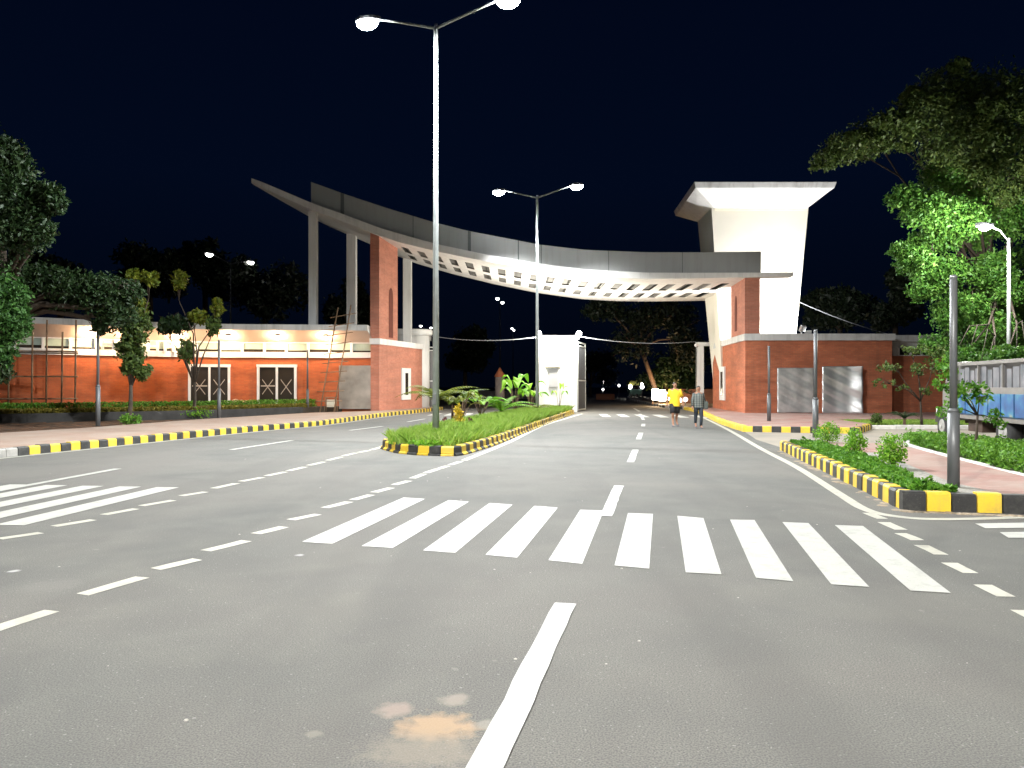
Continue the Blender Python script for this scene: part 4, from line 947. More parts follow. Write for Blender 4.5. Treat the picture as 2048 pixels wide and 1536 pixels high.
def broad(u, v, zb, Hh, label, m='leaf_bright', n=7, lw=.22, name='banana_plant', spread=.6):
    x, y = G(u, v, zb); t = thing(name, (x, y, zb), label, 'plant', 'young palms and broad-leaved plants on the median')
    st = MB(); lf = MB()
    for k in range(n):
        a = k*2.4+random.uniform(-.3, .3); h_ = Hh*random.uniform(.55, 1.0); r_ = spread*random.uniform(.5, 1.1)
        p0_ = Vector((x, y, zb)); p1 = Vector((x+math.cos(a)*r_*.35, y+math.sin(a)*r_*.35, zb+h_*.62)); st.tube([p0_, p1], [.022, .01], 5)
        N = 7; L = h_*.65; prev = None; dirh = Vector((math.cos(a), math.sin(a), 0)); sd = Vector((-math.sin(a), math.cos(a), 0)); rows = []
        for i in range(N+1):
            q = i/N; p = p1+dirh*(r_*.9*q)+Vector((0, 0, L*(q*.95-q*q*.95))); w_ = lw*math.sin(math.pi*min(.97, q*.9+.08))
            rows.append([p-sd*w_+Vector((0, 0, w_*.35)), p, p+sd*w_+Vector((0, 0, w_*.35))])
        b0 = [v_ for r in rows for v_ in r]; fs = []
        for i in range(N):
            for c_ in (0, 1): fs.append((i*3+c_, i*3+c_+1, i*3+c_+4, i*3+c_+3))
        lf.add(b0, fs, 0, True)
    st.build('stem', M['bark_o'], t); lf.build('leaves', M[m], t); return t
broad(962, 836, .19, 1.55, 'broad-leaved young banana plant in the middle of the median', n=10, lw=.19, spread=1.0)
broad(1030, 828, .19, 2.7, 'tallest banana plant with large leaves near the second street lamp', n=11, lw=.22, spread=1.0)
broad(1060, 822, .19, 2.2, 'banana plant in front of the foot of the second street lamp', n=9, lw=.22, spread=1.0)
broad(1118, 822, .19, 2.0, 'slender green plant in front of the white gate pillar', n=4, lw=.12, spread=.9)
palm(1003, 836, .19, 1.9, 'arching young palm between the banana plants on the median', nf=8, wd=.25)
palm(872, 846, .19, 2.0, 'thin drooping palm just behind the nearest street lamp pole', m='leaf_yellow', nf=8, wd=.38, trunk=.9, rise=.8)
palm(905, 840, .19, 1.6, 'yellowish arching palm right of the nearest street lamp pole', m='leaf_yellow', nf=9, wd=.38, trunk=.7, rise=.9)
broad(925, 842, .19, 1.5, 'pale green and maroon broad-leaved plant behind the golden plant', m='leaf_yellow', n=9, lw=.15, spread=.7)
palm(1075, 826, .19, 1.2, 'low yellow-green palm by the foot of the white gate pillar', m='leaf_yellow', nf=8, wd=.2, trunk=.15)
x, y = G(917, 858, .19); t = thing('golden_plant', (x, y, .19), 'golden yellow tufted plant with maroon leaves on the median', 'plant')
b = MB(); b.tube([(x, y, .19), (x, y, .9)], [.03, .015], 6); b.build('stem', M['bark_o'], t)
c_ = blob((x, y, .62), (.16, .16, .42), 500, 5); c_[:, :2] = (c_[:, :2]-[x, y])*(1.3-(c_[:, 2:3]-.2)*.9).clip(.25, 1.3)+[x, y]; leaves('foliage', c_, .14, M['leaf_gold'], t, asp=.3, droop=.8)
leaves('red_leaves', np.concatenate([blob((x-.42, y-.1, .4), (.08, .1, .18), 60, 4), blob((x+.38, y-.1, .42), (.06, .1, .16), 60, 4)]), .12, M['leaf_red'], t)
t = palm(1809, 850, .15, .75, 'small dark fan palm on the lawn by the right gatehouse', 'fan_palm', 'leaf_dark', 12, .12, .25, 1.1); t['group'] = 'lawn plants'

# trees, left
x, y = G(258, 845, .15)
tree('street_tree', (x, y, .1), 'slim forked street tree with leafy columns beside the left grey post', 'tree', [
    pb(272, 650, y, 27, 35, 1500), pb(262, 700, y, 23, 35, 1400), pb(285, 742, y, 14, 22, 500), pb(255, 735, y, 12, 18, 300), pb(272, 610, y, 22, 20, 500, 'leaf_yellow'),
    pb(300, 558, y, 16, 16, 400, 'leaf_yellow'), pb(268, 552, y, 16, 12, 300, 'leaf_yellow')], 'leaf_olive', .2, .09, fork=W(262, 770, y), group='slim street trees on the left pavement', droop=.6)
x, y = G(387, 834, .15)
tree('street_tree', (x, y, .1), 'slim street tree with separate leaf clumps in front of the left glass door', 'tree', [
    pb(395, 634, y, 20, 14, 500, 'leaf_yellow'), pb(350, 648, y, 34, 15, 900, 'leaf_dark'), pb(330, 660, y, 18, 9, 200, 'leaf_dark'), pb(374, 700, y, 12, 25, 550), pb(361, 560, y, 13, 22, 450, 'leaf_yellow'),
    pb(434, 615, y, 10, 20, 350, 'leaf_yellow'), pb(426, 655, y, 13, 20, 500)], 'leaf_olive', .21, .085, fork=W(389, 765, y), group='slim street trees on the left pavement', droop=.6)
Y = 25.
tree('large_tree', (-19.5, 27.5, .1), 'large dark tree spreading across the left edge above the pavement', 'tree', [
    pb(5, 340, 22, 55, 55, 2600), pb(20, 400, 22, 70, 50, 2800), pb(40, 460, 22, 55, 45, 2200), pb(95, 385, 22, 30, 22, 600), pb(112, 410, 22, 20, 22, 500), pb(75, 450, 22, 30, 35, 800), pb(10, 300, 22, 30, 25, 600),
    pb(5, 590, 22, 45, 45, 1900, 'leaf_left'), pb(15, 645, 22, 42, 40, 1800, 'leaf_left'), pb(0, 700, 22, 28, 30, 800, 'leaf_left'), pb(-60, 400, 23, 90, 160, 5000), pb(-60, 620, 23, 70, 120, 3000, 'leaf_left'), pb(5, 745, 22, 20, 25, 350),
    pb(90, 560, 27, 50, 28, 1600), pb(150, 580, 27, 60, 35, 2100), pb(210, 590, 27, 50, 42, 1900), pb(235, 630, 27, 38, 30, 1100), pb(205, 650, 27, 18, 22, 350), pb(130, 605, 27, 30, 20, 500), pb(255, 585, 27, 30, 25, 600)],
    'leaf_dark', .15, .3, dens=1.5, fork=(-17.5, 26.5, 4.2), droop=.5)  # upper crown in darker leaves, its unlit look put into the colour
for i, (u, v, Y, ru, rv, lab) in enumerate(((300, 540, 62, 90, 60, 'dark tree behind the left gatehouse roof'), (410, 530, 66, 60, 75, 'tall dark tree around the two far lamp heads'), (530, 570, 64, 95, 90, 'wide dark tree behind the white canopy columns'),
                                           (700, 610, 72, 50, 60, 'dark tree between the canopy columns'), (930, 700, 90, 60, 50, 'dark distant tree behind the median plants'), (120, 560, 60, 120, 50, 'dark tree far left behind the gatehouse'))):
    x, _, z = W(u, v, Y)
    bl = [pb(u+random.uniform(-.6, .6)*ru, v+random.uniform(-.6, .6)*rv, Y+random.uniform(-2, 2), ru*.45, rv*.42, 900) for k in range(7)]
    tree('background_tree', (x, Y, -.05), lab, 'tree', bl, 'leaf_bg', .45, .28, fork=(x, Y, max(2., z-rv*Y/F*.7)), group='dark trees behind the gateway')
# trees beyond the gate at the right
tree('leaning_tree', (11.9, 62, .15), 'leaning bare-trunked tree lit orange at its foot beyond the gate', 'tree', [pb(1210, 620, 60, 45, 22, 1100), pb(1280, 640, 60, 50, 28, 1300), pb(1340, 630, 60, 50, 30, 1300), pb(1260, 690, 60, 45, 35, 800), pb(1370, 680, 60, 35, 50, 1200)],
     'leaf_bg', .35, .2, fork=W(1280, 690, 60), bark=M['bark_o'])
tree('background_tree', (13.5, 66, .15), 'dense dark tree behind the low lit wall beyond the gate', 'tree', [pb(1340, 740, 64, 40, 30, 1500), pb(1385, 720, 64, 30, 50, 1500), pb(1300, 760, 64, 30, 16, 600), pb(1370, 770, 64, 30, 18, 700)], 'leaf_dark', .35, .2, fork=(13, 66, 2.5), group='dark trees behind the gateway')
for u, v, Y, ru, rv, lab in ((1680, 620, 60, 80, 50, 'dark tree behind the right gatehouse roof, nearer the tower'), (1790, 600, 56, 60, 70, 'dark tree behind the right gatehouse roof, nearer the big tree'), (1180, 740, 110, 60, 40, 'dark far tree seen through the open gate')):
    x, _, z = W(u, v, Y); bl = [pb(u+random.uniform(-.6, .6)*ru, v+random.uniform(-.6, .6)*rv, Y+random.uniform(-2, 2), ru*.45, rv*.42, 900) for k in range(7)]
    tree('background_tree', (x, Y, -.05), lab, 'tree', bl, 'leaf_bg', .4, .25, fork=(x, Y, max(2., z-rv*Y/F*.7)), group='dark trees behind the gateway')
# the big tree at the right
rt = [pb(1655, 320, 27, 34, 16, 900), pb(1700, 295, 27, 55, 28, 2200), pb(1765, 265, 27, 65, 38, 3000), pb(1850, 235, 27, 70, 50, 4000), pb(1890, 180, 27, 60, 40, 3000), pb(1960, 210, 27, 80, 70, 5200), pb(2040, 230, 27, 80, 90, 5200), pb(1920, 300, 27, 85, 45, 4200), pb(2020, 340, 27, 80, 55, 4000),
      pb(1820, 205, 27, 20, 12, 250)]
rt = [(a, r, int(n*.5), 'leaf_olive') for a, r, n, _ in rt]
for a, r, n, _ in list(rt):
    for k in range(3):      # ragged sprays reaching out of the crown
        q = np.random.normal(size=3); q /= np.linalg.norm(q); rt.append((tuple(np.array(a)+q*np.array(r)*1.05), tuple(np.array(r)*random.uniform(.2, .38)), int(n*.22), 'leaf_olive'))
rt += [pb(1815, 395, 27, 40, 22, 1100), pb(1860, 420, 27, 55, 32, 2400), pb(1910, 440, 27.5, 60, 40, 2800), pb(1980, 430, 31, 80, 45, 3500), pb(1800, 500, 27, 22, 16, 500), pb(1830, 525, 27, 40, 28, 1600), pb(1880, 545, 28.5, 55, 30, 2200, 'leaf_tree'),
       pb(1850, 580, 28.5, 35, 20, 900, 'leaf_tree'), pb(1905, 620, 29, 40, 45, 1600), pb(1940, 690, 29.5, 60, 45, 2400), pb(2000, 620, 32, 60, 70, 3600), pb(2040, 700, 31, 50, 50, 2600), pb(1950, 480, 30.5, 28, 22, 700, 'leaf_tree'), pb(1990, 520, 28.6, 35, 16, 600, 'leaf_tree'),
       pb(1985, 555, 28.6, 42, 34, 1500, 'leaf_tree'), pb(1990, 655, 27.6, 45, 30, 1500, 'leaf_tree'), pb(1950, 610, 27.6, 30, 22, 800, 'leaf_tree'), pb(2020, 590, 27.8, 30, 25, 800, 'leaf_tree'), pb(1890, 350, 28, 50, 30, 1500), pb(1950, 370, 29, 60, 35, 2200), pb(2030, 430, 29, 60, 45, 2400), pb(1870, 480, 28.5, 50, 25, 1300), pb(1965, 760, 22.5, 30, 26, 900), pb(2010, 720, 23, 40, 30, 1300), pb(1925, 715, 24, 30, 22, 700),
       pb(2050, 560, 33, 60, 80, 3600), pb(1870, 690, 29.5, 28, 22, 700), pb(2120, 300, 28, 90, 170, 4000), pb(1985, 740, 30, 60, 20, 1200)]
tree('large_tree', (20.8, 32.5, 0), 'huge spreading tree filling the right edge around the lit lamp', 'tree', rt, 'leaf_tree', .145, .32, dens=1.55, fork=(19.8, 31.8, 5.2), droop=.2, bark=M['bark'], limb=.42)
x, y = G(1843, 862, .15)
tree('young_tree', ((1843-1024)*28.9/F, 28.9, .15), 'thin young tree on the lawn in front of the right gatehouse recess', 'tree', [pb(1840, 740, 28.5, 20, 14, 160), pb(1780, 735, 28, 24, 9, 160), pb(1765, 765, 28, 22, 7, 90), pb(1850, 780, 28.5, 14, 10, 120), pb(1830, 700, 28.5, 30, 10, 200), pb(1875, 720, 28.5, 20, 30, 400), pb(1800, 775, 28, 14, 6, 60)],
     'leaf_olive', .13, .045, fork=W(1841, 800, 28.8), droop=.3)
x, y = 8.95, 13.2
tree('young_tree', (10.0, 16.6, .15), 'thin young tree on the verge with foliage in front of the truck cab', 'tree', [pb(1925, 780, 16.4, 32, 22, 330), pb(1900, 820, 16.4, 22, 22, 220), pb(1895, 740, 16.4, 20, 30, 260), pb(1960, 790, 16.4, 22, 20, 200), pb(1990, 840, 16.4, 18, 22, 200), pb(1880, 770, 16.4, 14, 18, 120)],
     'leaf_mid', .10, .03, fork=(10.05, 16.6, 1.0), droop=.3)
for u, v, lab in ((1838, 885, 'leafy clump at the pointed end of the verge'), (2000, 930, 'leafy clump on the verge beside the rear wheels')):
    s_ = shrub(u, v, .15, 34 if u < 1900 else 22, 10, lab, 'verge_shrub', 'hedge', 1200, .07); s_['group'] = 'verge clumps'
x, y = G(262, 848, .15); s_ = shrub(262, 848, .15, 20, 9, 'low green clump at the foot of the forked street tree', 'low_shrub', 'hedge', 500, .1); s_['group'] = 'clumps at tree feet'
s_ = shrub(390, 834, .15, 36, 7, 'low green clump at the foot of the second street tree', 'low_shrub', 'leaf_bright', 800, .1); s_['group'] = 'clumps at tree feet'

# ------------------------------------------------------------------ truck
TR = thing('truck', (12.26, 19.2, 0), 'old white-cabbed truck with blue painted cargo bed parked behind the verge', 'truck')
TR.rotation_euler = (0, 0, -.171)
M['truck_white'] = mat('truck_shaded_white_paint', (.16, .15, .14), .45, var=.15, scale=3)  # white paint darkened, the tree's shade is in the colour
def blue_mat():
    m = bpy.data.materials.new('painted_blue_panels'); m.use_nodes = True; n = m.node_tree; b = n.nodes['Principled BSDF']; lk = n.links.new
    t = n.nodes.new('ShaderNodeTexCoord'); vo = n.nodes.new('ShaderNodeTexNoise'); vo.inputs['Scale'].default_value = 2.4; vo.inputs['Detail'].default_value = 3; lk(t.outputs['Object'], vo.inputs['Vector'])
    r = n.nodes.new('ShaderNodeValToRGB'); r.color_ramp.interpolation = 'LINEAR'; lk(vo.outputs['Fac'], r.inputs[0])
    el = r.color_ramp.elements; el[0].position = .3; el[0].color = (.005, .04, .16, 1); el[1].position = .75; el[1].color = (.30, .27, .18, 1)  # painted pattern, its blues darkened for the tree's shade
    q = el.new(.5); q.color = (.008, .10, .26, 1); q = el.new(.6); q.color = (.03, .17, .26, 1)
    lk(r.outputs[0], b.inputs['Base Color']); b.inputs['Roughness'].default_value = .45; return m
M['truck_blue'] = blue_mat(); M['tyre'] = mat('tyre', (.018, .018, .018), .85, var=.2); M['chassis'] = mat('rusty_chassis', (.05, .028, .018), .8, var=.3)
wd = 2.0
b = MB(); b.box(wd/2, 3.45, .62, wd, 1.1, 1.05)                                   # cab lower
b.hexa([(.06, 2.92, 1.673), (wd-.06, 2.92, 1.673), (wd-.06, 3.98, 1.673), (.06, 3.98, 1.673)], [(.12, 2.95, 2.3), (wd-.12, 2.95, 2.3), (wd-.12, 3.75, 2.3), (.12, 3.75, 2.3)])
b.build('cab', M['truck_white'], TR, local=True, bevel=.05)
b = MB(); b.hexa([(.18, 4.003, .6), (wd-.18, 4.003, .6), (wd-.3, 4.85, .6), (.3, 4.85, .6)], [(.2, 4.003, 1.28), (wd-.2, 4.003, 1.28), (wd-.4, 4.8, 1.08), (.4, 4.8, 1.08)]); b.build('hood', M['truck_white'], TR, local=True, bevel=.1)
b = MB(); b.tube([(.2, 3.6, .86), (.02, 3.62, .9)], .02, 4)
for k in range(9):
    a = math.pi*k/8; a2 = math.pi*(k+1)/8
    if k < 8: b.quad((-.02, 3.99+.5*math.cos(a), .5+.5*math.sin(a)), (.3, 3.99+.5*math.cos(a), .5+.5*math.sin(a)), (.3, 3.99+.5*math.cos(a2), .5+.5*math.sin(a2)), (-.02, 3.99+.5*math.cos(a2), .5+.5*math.sin(a2)))
b.build('fender', M['truck_white'], TR, local=True)
b = MB(); b.hexa([(.065, 3.05, 1.72), (.075, 3.05, 1.72), (.075, 3.8, 1.72), (.065, 3.8, 1.72)], [(.10, 3.05, 2.2), (.11, 3.05, 2.2), (.11, 3.68, 2.2), (.10, 3.68, 2.2)]); b.build('side_window', M['glass_black'], TR, local=True)
b = MB(); b.box(wd/2, -.1+.7, .5, .8, 6.6, .2); b.box(.35, 1.9, .35, .5, .9, .35); b.build('chassis', M['chassis'], TR, local=True)
b = MB()
for k in range(6): b.box(-.03, -1.4+k*.72+.33, .84, .05, .66, .56)
b.box(wd/2, .7, .80, wd, 4.3, .06); b.box(wd+.03, .7, .84, .05, 4.3, .56); b.box(wd/2, 2.87, .84, wd-.1, .05, .56); b.build('bed_side', M['truck_blue'], TR, local=True)
b = MB(); b.box(0, .7, 1.403, .1, 4.34, .16); b.box(wd, .7, 1.403, .1, 4.34, .16); b.box(-.03, .7, .70, .1, 4.3, .1); b.build('bed_rail', M['truck_white'], TR, local=True)
b = MB()
for k in range(4): b.box(0, -1.42+k*1.42, 1.566, .05, .05, .6); b.box(wd, -1.42+k*1.42, 1.566, .05, .05, .6)
b.box(0, .7, 2.17, .08, 4.34, .09); b.box(wd, .7, 2.17, .08, 4.34, .09)
for k in range(4): b.box(wd/2, -1.4+k*1.41, 2.17, wd-.1, .06, .06)
b.build('top_frame', M['truck_white'], TR, local=True)
b = MB()
for k in range(12): b.box(.06, -1.3+k*.36, 1.566, .03, .25+.04*(k % 3), .46+.05*((k*5) % 3))
b.build('side_boards', mat('weathered_white_boards', (.20, .19, .20), .8, col2=(.09, .10, .11), scale=2.5), TR, local=True)
b = MB(); b.box(wd/2, .9, 1.0, 1.7, 3.6, .45)
for k in range(14): b.ball((.3+random.random()*1.4, -.6+random.random()*3.2, 1.5), .22, 8, 0, .7, 6)
b.build('load', mat('grey_sacks', (.26, .26, .27), .9, var=.25, scale=3), TR, local=True)
def wheel(x, y, r=.4, wx=.24):
    b = MB(); rr = []
    for xx, q in ((0, .6), (0, .92), (.03, 1), (wx-.03, 1), (wx, .92), (wx, .6)): rr.append([(x+xx, y+r*q*math.cos(k*math.pi/12), r+r*q*math.sin(k*math.pi/12)) for k in range(24)])
    b.loft(rr); t_ = b.build('wheel', M['tyre'], TR, local=True)
    b = MB(); b.tube([(x-.02, y, r), (x+.05, y, r)], [r*.5, r*.58], 16); b.tube([(x-.05, y, r), (x, y, r)], r*.18, 10); b.build('rim', M['concrete'], t_, local=True)
wheel(.0, 4.0); wheel(wd-.24, 4.0); wheel(.0, 0, .43, .26); wheel(.28, 0, .43, .2); wheel(wd-.3, 0, .43, .26)
b = MB(); b.box(.22, 4.83, .75, .16, .08, .16); b.build('headlight', M['frame'], TR, local=True)

# ------------------------------------------------------------------ people
def person(x, y, hgt, label, shirt, lower, shorts, stride, plaid=False, wide=1.):
    s = hgt/1.75; t = thing('person', (x, y, 0), label, 'person'); t.scale = (s, s, s)
    V = []; Ed = []; Rr = []
    def vtx(p, r, par=None):
        V.append(p); Rr.append(r if hasattr(r, '__len__') else (r, r)); i = len(V)-1
        if par is not None: Ed.append((par, i))
        return i
    pel = vtx((0, 0, .95), (.15*wide, .11), None); sp = vtx((0, .0, 1.12), (.14*wide, .11), pel); ch = vtx((0, .01, 1.32), (.165*wide, .115), sp); ub = vtx((0, .01, 1.43), (.12, .085), ch)
    nk = vtx((0, 0, 1.51), (.052, .055), ub); jw = vtx((0, -.015, 1.585), (.068, .078), nk); hd = vtx((0, -.005, 1.66), (.077, .095), jw); tpv = vtx((0, 0, 1.725), (.055, .065), hd)
    ns = vtx((0, -.105, 1.635), (.013, .013), hd)
    for q in (-1, 1): vtx((q*.082, .005, 1.64), (.012, .02), hd)
    for q, st in ((-1, stride), (1, -stride)):
        dz = .11 if st < 0 else 0.
        hp_ = vtx((q*.09*wide, 0, .88), .095*wide, pel); kn = vtx((q*.10, -st*.16-.02, .49), .06, hp_); cf = vtx((q*.095, -st*.14+.05, .36+dz*.4), .056, kn); an = vtx((q*.09, -st*.2+.03, .085+dz), .038, cf)
        hl = vtx((q*.09, -st*.2+.05, .04+dz), .036, an); vtx((q*.105, -st*.2-.15, .028+dz*.3), (.042, .024), an)
        sh = vtx((q*.175*wide, .01, 1.42), .058, ub); el = vtx((q*.25*wide, .03+st*.06, 1.14), .042, sh); wr = vtx((q*.27*wide, -.03+st*.14, .90), .027, el); pm = vtx((q*.272*wide, -.045+st*.155, .83), (.02, .034), wr)
        for k, (dy, L) in enumerate(((-.03, .075), (-.01, .085), (.01, .08), (.03, .062))):
            f1 = vtx((q*.272*wide, -.045+st*.155+dy, .83-L*.6), .009, pm); vtx((q*.262*wide, -.052+st*.155+dy, .83-L*1.05), .008, f1)
        th = vtx((q*.262*wide, -.09+st*.155, .845), .011, pm); vtx((q*.255*wide, -.105+st*.155, .81), .009, th)
    me = bpy.data.meshes.new('body'); me.from_pydata(V, Ed, []); o = bpy.data.objects.new('body', me); COL.objects.link(o); o.parent = t; me.materials.append(M['skin'])
    sk = o.modifiers.new('skin', 'SKIN'); sk.use_smooth_shade = True; lay = me.skin_vertices[0].data if me.skin_vertices else None
    if lay is None:
        bm_ = __import__('bmesh').new(); bm_.from_mesh(me); bm_.verts.layers.skin.verify(); bm_.to_mesh(me); bm_.free(); lay = me.skin_vertices[0].data
    for i, r_ in enumerate(Rr): lay[i].radius = r_; lay[i].use_root = (i == 0)
    o.modifiers.new('sub', 'SUBSURF').levels = 1; o.modifiers['sub'].render_levels = 2
    ell = lambda cx, cy, z, a, c, n=18: [(cx+a*math.cos(k*2*math.pi/n), cy+c*math.sin(k*2*math.pi/n), z) for k in range(n)]
    b = MB(); lowz = .80 if shorts else .86
    b.loft([ell(0, 0, lowz, .20*wide, .145), ell(0, 0, .95, .195*wide, .145), ell(0, -.01, 1.1, .185*wide, .15), ell(0, 0, 1.28, .205*wide, .145), ell(0, .01, 1.39, .205*wide, .125), ell(0, .01, 1.45, .14, .095), ell(0, .005, 1.485, .075, .07)], 0, True, False)
    for q, st in ((-1, stride), (1, -stride)):
        S0 = Vector((q*.15*wide, .01, 1.415)); E1 = Vector((q*.25*wide, .03+st*.06, 1.14)); W1 = Vector((q*.27*wide, -.03+st*.14, .92))
        if shorts: b.tube([S0-(E1-S0)*.12, S0+(E1-S0)*.35, S0+(E1-S0)*.85], [.088, .086, .082], 12)
        else: b.tube([S0-(E1-S0)*.1, S0+(E1-S0)*.5, E1, W1], [.085, .07, .062, .046], 12)
    sh_ = b.build('shirt', shirt, t, local=True)
    b = MB()
    b.loft([ell(0, 0, .80, .175*wide, .13), ell(0, 0, .9, .18*wide, .135), ell(0, 0, 1.0, .165*wide, .125)], 0, True)
    for q, st in ((-1, stride), (1, -stride)):
        Hh = Vector((q*.09*wide, 0, .88)); K = Vector((q*.10, -st*.16-.02, .49)); A = Vector((q*.09, -st*.2+.03, .1+(.11 if st < 0 else 0)))
        if shorts: b.tube([Hh, Hh+(K-Hh)*.4, K+(Hh-K)*.12], [.115*wide, .11, .105], 12)
        else: b.tube([Hh, (Hh+K)/2, K, (K+A)/2, A], [.105, .088, .07, .062, .052], 12)
    b.build('shorts' if shorts else 'trousers', lower, t, local=True)
    for q, st in ((-1, stride), (1, -stride)):
        b = MB(); ax, ay = q*.095, -st*.2; dz = .11 if st < 0 else 0.
        b.loft([[(ax+q*.005+a_*.048, ay+.09, dz+c_) for a_, c_ in ((-1, 0), (1, 0), (.8, .09), (-.8, .09))], [(ax+a_*.05, ay+.0, c_+dz*.8) for a_, c_ in ((-1, 0), (1, 0), (.75, .09), (-.75, .09))], [(ax+q*.008+a_*.055, ay-.13, c_+dz*.35) for a_, c_ in ((-1, 0), (1, 0), (.8, .05), (-.8, .05))], [(ax+q*.01+a_*.03, ay-.2, c_) for a_, c_ in ((-1, .005), (1, .005), (.8, .03), (-.8, .03))]], 0, False)
        b.build('shoe', M['shoe'], t, local=True)
    b = MB(); rg = []
    for i in range(6):
        a = i/5*math.pi/2; rg.append(ell(0, .03, 1.69+.062*math.sin(a), .088*max(.03, math.cos(a)), .098*max(.03, math.cos(a)), 14))
    b.loft(rg, 0, True); b.loft([ell(0, .06, 1.60, .06, .04, 12), ell(0, .05, 1.69, .084, .07, 12)], 0, True); b.build('hair', M['hair'], t, local=True)
    b = MB()
    for q in (-1, 1): b.ball((q*.03, -.092, 1.655), .010, 8, 0, .6, 5)
    b.build('eyes', M['eye'], t, local=True)
    b = MB(); b.box(0, -.090, 1.594, .045, .012, .008); b.build('mouth', mat('lips', (.20, .07, .05), .5), t, local=True)
    return t
def plaid_mat():
    m = bpy.data.materials.new('grey_plaid'); m.use_nodes = True; n = m.node_tree; b = n.nodes['Principled BSDF']; lk = n.links.new; t = n.nodes.new('ShaderNodeTexCoord')
    outs = []
    for ax in ('X', 'Z'):
        wv = n.nodes.new('ShaderNodeTexWave'); wv.bands_direction = ax; wv.inputs['Scale'].default_value = 3.2 if ax == 'X' else 4; wv.inputs['Distortion'].default_value = .3; lk(t.outputs['Object'], wv.inputs['Vector']); outs.append(wv.outputs['Fac'])
    a = n.nodes.new('ShaderNodeMath'); lk(outs[0], a.inputs[0]); lk(outs[1], a.inputs[1]); a2 = n.nodes.new('ShaderNodeMath'); a2.operation = 'MULTIPLY'; a2.inputs[1].default_value = .5; lk(a.outputs[0], a2.inputs[0])
    r = n.nodes.new('ShaderNodeValToRGB'); r.color_ramp.elements[0].color = (.04, .05, .05, 1); r.color_ramp.elements[1].color = (.17, .18, .16, 1); r.color_ramp.elements[0].position = .25; r.color_ramp.elements[1].position = .8; lk(a2.outputs[0], r.inputs[0]); lk(r.outputs[0], b.inputs['Base Color']); b.inputs['Roughness'].default_value = .85; return m
M['plaid'] = plaid_mat()
person(6.44, 30.4, 1.75, 'person in a yellow t-shirt and black shorts walking on the road', M['shirt_yellow'], M['shorts'], True, .6, wide=1.12)
P2 = person(7.03, 29.0, 1.60, 'person in a grey checked shirt and dark jeans walking on the road', M['plaid'], M['jeans'], False, -.5, wide=1.0)
t = thing('shoulder_bag', (7.3, 29.05, .75), 'dark bag hanging at the side of the person in the checked shirt', 'bag')
b = MB(); b.box(7.32, 29.08, .72, .16, .22, .3); b.build('pouch', mat('grey_green_cloth', (.07, .08, .07), .8), t, bevel=.04)
b = MB(); b.tube([(7.3, 29.0, 1.0), (7.18, 28.93, 1.3), (7.1, 29.1, 1.36)], .012, 6); b.build('strap', M['shorts'], t)

# ------------------------------------------------------------------ things beyond the gate
t = thing('lit_sign', (11.6, 60.5, .3), 'blazing white lit sign board behind the person in yellow', 'sign')
b = MB()
for k, (u0, u1, v0, v1) in enumerate(((1306, 1319, 778, 800), (1319, 1333, 780, 802), (1333, 1348, 785, 800), (1345, 1352, 781, 798))):
    Y = 60.; a = W(u0, v1, Y); c = W(u1, v0, Y); b.box((a[0]+c[0])/2, 60.4, a[2], (c[0]-a[0])*.98, .12, c[2]-a[2])
b.build('lit_panel', M['sign_on'], t)
b = MB()
for x in (11.1, 12.4): b.box(x, 60.6, .15, .08, .08, .5)
b.build('leg', M['bark_o'], t)
ld = bpy.data.lights.new('sign_light', 'POINT'); ld.energy = 200; ld.color = (1, .62, .28); ld.shadow_soft_size = .4; lo = bpy.data.objects.new('sign_light', ld); COL.objects.link(lo); lo.location = (11.7, 59.8, 1.0)
ld = bpy.data.lights.new('sign_light', 'POINT'); ld.energy = 120; ld.color = (1, .62, .28); ld.shadow_soft_size = .3; lo = bpy.data.objects.new('sign_light', ld); COL.objects.link(lo); lo.location = (12.6, 63.2, .9)
b = MB(); b.wall((13.0, 63.5), (24, 61), .1, 1.35, .25); b.wall((9.2, 84), (11.2, 84), .1, .75, .3); b.build('low_wall', brick_mat('far_brick', (.25, .10, .05), (.20, .07, .04), (.2, .12, .08)), label='low orange-lit brick wall beyond the gate behind the walkers', cat='wall')
for i, (u, v) in enumerate(((1371, 803), (1337, 812), (1342, 806))):
    x, y = (u-1024)*57/F, 57.
    if i == 0:
        t = thing('globe_lamp', (x, y, .18), 'small lit globe lamp right of the walker in yellow, beside the gate', 'lamp', 'small lit globe lamps by the far kerb')
        b = MB(); b.tube([(0, 0, 0), (0, 0, .3)], .03, 8); b.build('stem', M['lamp_body'], t, local=True); b = MB(); b.ball((0, 0, .42), .16, 12); b.build('globe', M['sign_on'], t, local=True); g0 = t
    else: dup(g0, (x, y-1.5*i, .18), 0, ['small lit globe lamp at the far kerb behind the walker in yellow', 'small lit globe lamp between the two walkers'][i-1])
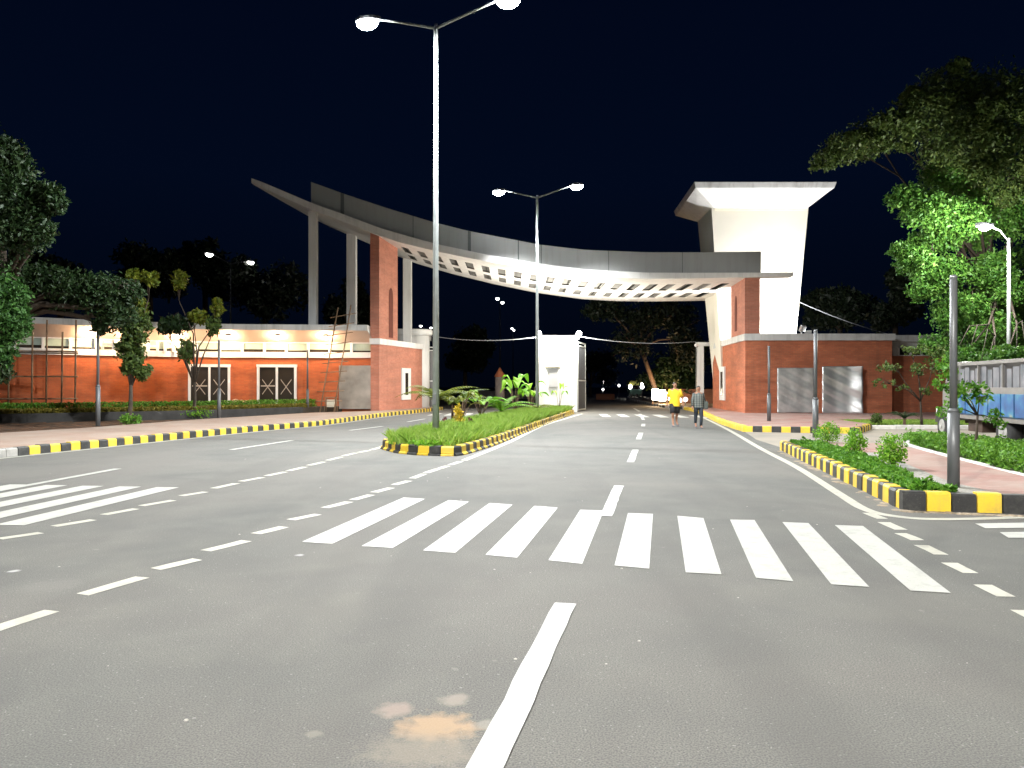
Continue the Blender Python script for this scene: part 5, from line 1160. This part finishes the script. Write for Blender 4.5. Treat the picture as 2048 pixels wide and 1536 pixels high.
# auto rickshaw and parked scooters far away
t = thing('auto_rickshaw', (16, 100, 0), 'far auto rickshaw with olive canopy and lit headlights beyond the gate', 'rickshaw')
b = MB(); b.hexa([(15.4, 100, .3), (16.9, 100, .3), (16.9, 102.4, .3), (15.4, 102.4, .3)], [(15.3, 100, 1.2), (17.0, 100, 1.2), (17.0, 102.4, 1.2), (15.3, 102.4, 1.2)]); b.build('body', mat('dark_green_paint', (.02, .05, .04), .5), t, bevel=.1)
b = MB(); b.loft([[(15.15, y, 1.7), (17.1, y, 1.7), (16.9, y, 2.35), (15.35, y, 2.35)] for y in (100, 102.3)], 0, False); b.build('canopy', mat('olive_canvas', (.28, .27, .05), .7, emit=(.28, .27, .05), es=0), t, bevel=.1)
b = MB(); b.hexa([(15.45, 99.99, 1.2), (16.85, 99.99, 1.2), (16.85, 100.03, 1.2), (15.45, 100.03, 1.2)], [(15.35, 99.99, 1.7), (16.95, 99.99, 1.7), (16.95, 100.03, 1.7), (15.35, 100.03, 1.7)]); b.build('windscreen', M['glass_black'], t)
for x in (15.35, 16.9): b = MB(); b.ball((x, 99.85, 1.5), .24, 10, 0, 1.2); b.build('headlight', M['lamp_far'], t)
for x in (15.5, 16.8, 16.15): b = MB(); b.tube([(x-.08, 99.95+(.0 if x != 16.15 else -.1), .28), (x+.08, 99.95, .28)], .28, 14); b.build('wheel', M['tyre'], t)
for i, (u, v, Y) in enumerate(((1238, 771, 110), (1206, 764, 120), (1206, 779, 118), (1284, 768, 85), (1162, 778, 120))):
    x, _, z = W(u, v, Y)
    if i == 0:
        t = thing('bollard_lamp', (x, Y, z), 'small far white light left of the rickshaw', 'lamp', 'small far white lights beyond the gate')
        b = MB(); b.tube([(0, 0, -z), (0, 0, -.2)], .06, 8); b.build('post', M['lamp_body'], t, local=True); b = MB(); b.ball((0, 0, 0), .14, 10, 0, 1.2); b.build('globe', M['lamp_far'], t, local=True); g1 = t
    else: dup(g1, (x, Y, z), 0, ['small far white light below the two far lamp heads', 'lowest small far white light near the open gate leaf', 'small far white light right of the rickshaw by the leaning trunk', 'small far white light seen through the open gate leaf'][i-1])
# little turret with a conical roof
t = thing('turret', (-.95, 60, 0), 'small turret with a pointed terracotta roof behind the median plants', 'turret')
b = MB(); b.tube([(-.95, 60, 0), (-.95, 60, 2.35)], .38, 12); b.build('shaft', mat('stone', (.22, .18, .16), .8, var=.2), t)
b = MB(); b.tube([(-.95, 60, 2.3), (-.95, 60, 2.4), (-.95, 60, 3.05)], [.45, .42, .03], 12); b.build('roof', mat('terracotta', (.45, .14, .06), .7), t)
# far fence wall in the dark
b = MB(); b.wall((-5, 95), (9, 95), 0, 1.0, .2); b.wall((2.5, 130), (9, 130), 0, .9, .2); b.build('boundary_wall', mat('grey_render', (.20, .19, .2), .8, var=.2), label='long low grey wall far beyond the median plants', cat='wall')

# ------------------------------------------------------------------ cables, ladder, scaffold
def cable(name, a, c, sag, r, label):
    b = MB(); a, c = Vector(a), Vector(c); b.tube([a+(c-a)*(i/16)-Vector((0, 0, sag*4*(i/16)*(1-i/16))) for i in range(17)], r, 5); b.build(name, M['cable'], label=label, cat='cable')
cable('overhead_cable', (-5.5, 51, 4.95), (1.65, 47.2, 4.62), .28, .022, 'sagging grey cable from the round pier to the gate pillar')
cable('overhead_cable', (4.1, 47.2, 4.65), (12.0, 50.2, 4.5), .25, .018, 'grey cable from the gate pillar to the right gate frame')
cable('overhead_cable', (16.8, 46, 6.8), (24, 49, 4.9), .15, .03, 'grey cable running from the tower down to the right roof')
t = thing('bamboo_ladder', (-10.2, 42.6, .2), 'leaning bamboo ladder with many rungs in front of the left gatehouse', 'ladder')
l0, l1 = Vector(G3(640, 824, .2)), Vector(W(676, 615, 43.0)); r0, r1 = Vector(G3(668, 824, .2)), Vector(W(702, 610, 43.0))
for a, c in ((l0, l1), (r0, r1)): b = MB(); b.tube([a, c], .035, 7); b.build('rail', M['bamboo'], t)
for k in range(10):
    q = .1+.09*k; a = l0+(l1-l0)*q; c = r0+(r1-r0)*q; d_ = (c-a).normalized(); b = MB(); b.tube([a-d_*.35, c+d_*.35], .025, 6); b.build('rung', M['bamboo'], t)
t = thing('stool', (-10.3, 42.0, .2), 'small wooden stool with a box on it at the ladder foot', 'stool'); b = MB()
x, y = G(662, 823, .2); 
for i in (-1, 1):
    for j in (-1, 1): b.tube([(x+i*.32, y+j*.2, .2), (x+i*.25, y+j*.15, .95)], .025, 6)
b.box(x, y, .95, .6, .42, .04); b.build('frame', M['bamboo'], t)
b = MB(); b.box(x+.0, y, .45, .4, .3, .4); b.build('tin', M['cream'], t)
b = MB(); x, y = (490-1024)*43.6/F, 43.4
for k in range(14): b.ball((x+random.uniform(-.6, .6), y+random.uniform(-.15, .2), .45+random.uniform(0, .25)), .24, 9, 0, .8, 6)
b.build('sack_pile', mat('dusty_sack', (.36, .22, .15), .9, var=.2), label='pile of dusty sacks between the two glass doors', cat='sacks')
t = thing('scaffold', (-23, 34, 0), 'bamboo scaffold with poles and cross bars before the far left wall', 'scaffold')
for u in (33, 92, 150):
    for dy in (0, 1.1):
        x = (u-1024)*36.6/F; y = 36.6-dy if u > 40 else 36.0-dy; b = MB(); b.tube([(x, y, .4), (x+.05, y, 4.75-dy*.6)], .04, 6); b.build('pole', M['bamboo'], t)
for z in (1.0, 2.05, 3.15):
    b = MB(); b.tube([(-25.5, 35.3, z), (-20.6, 36.5, z)], .035, 6); b.build('cross_bar', M['bamboo'], t)
b = MB(); b.box(-23, 35.7, 3.2, 5., .5, .05, rz=.23); b.build('plank', M['bamboo'], t)
print('objects', len(bpy.data.objects))
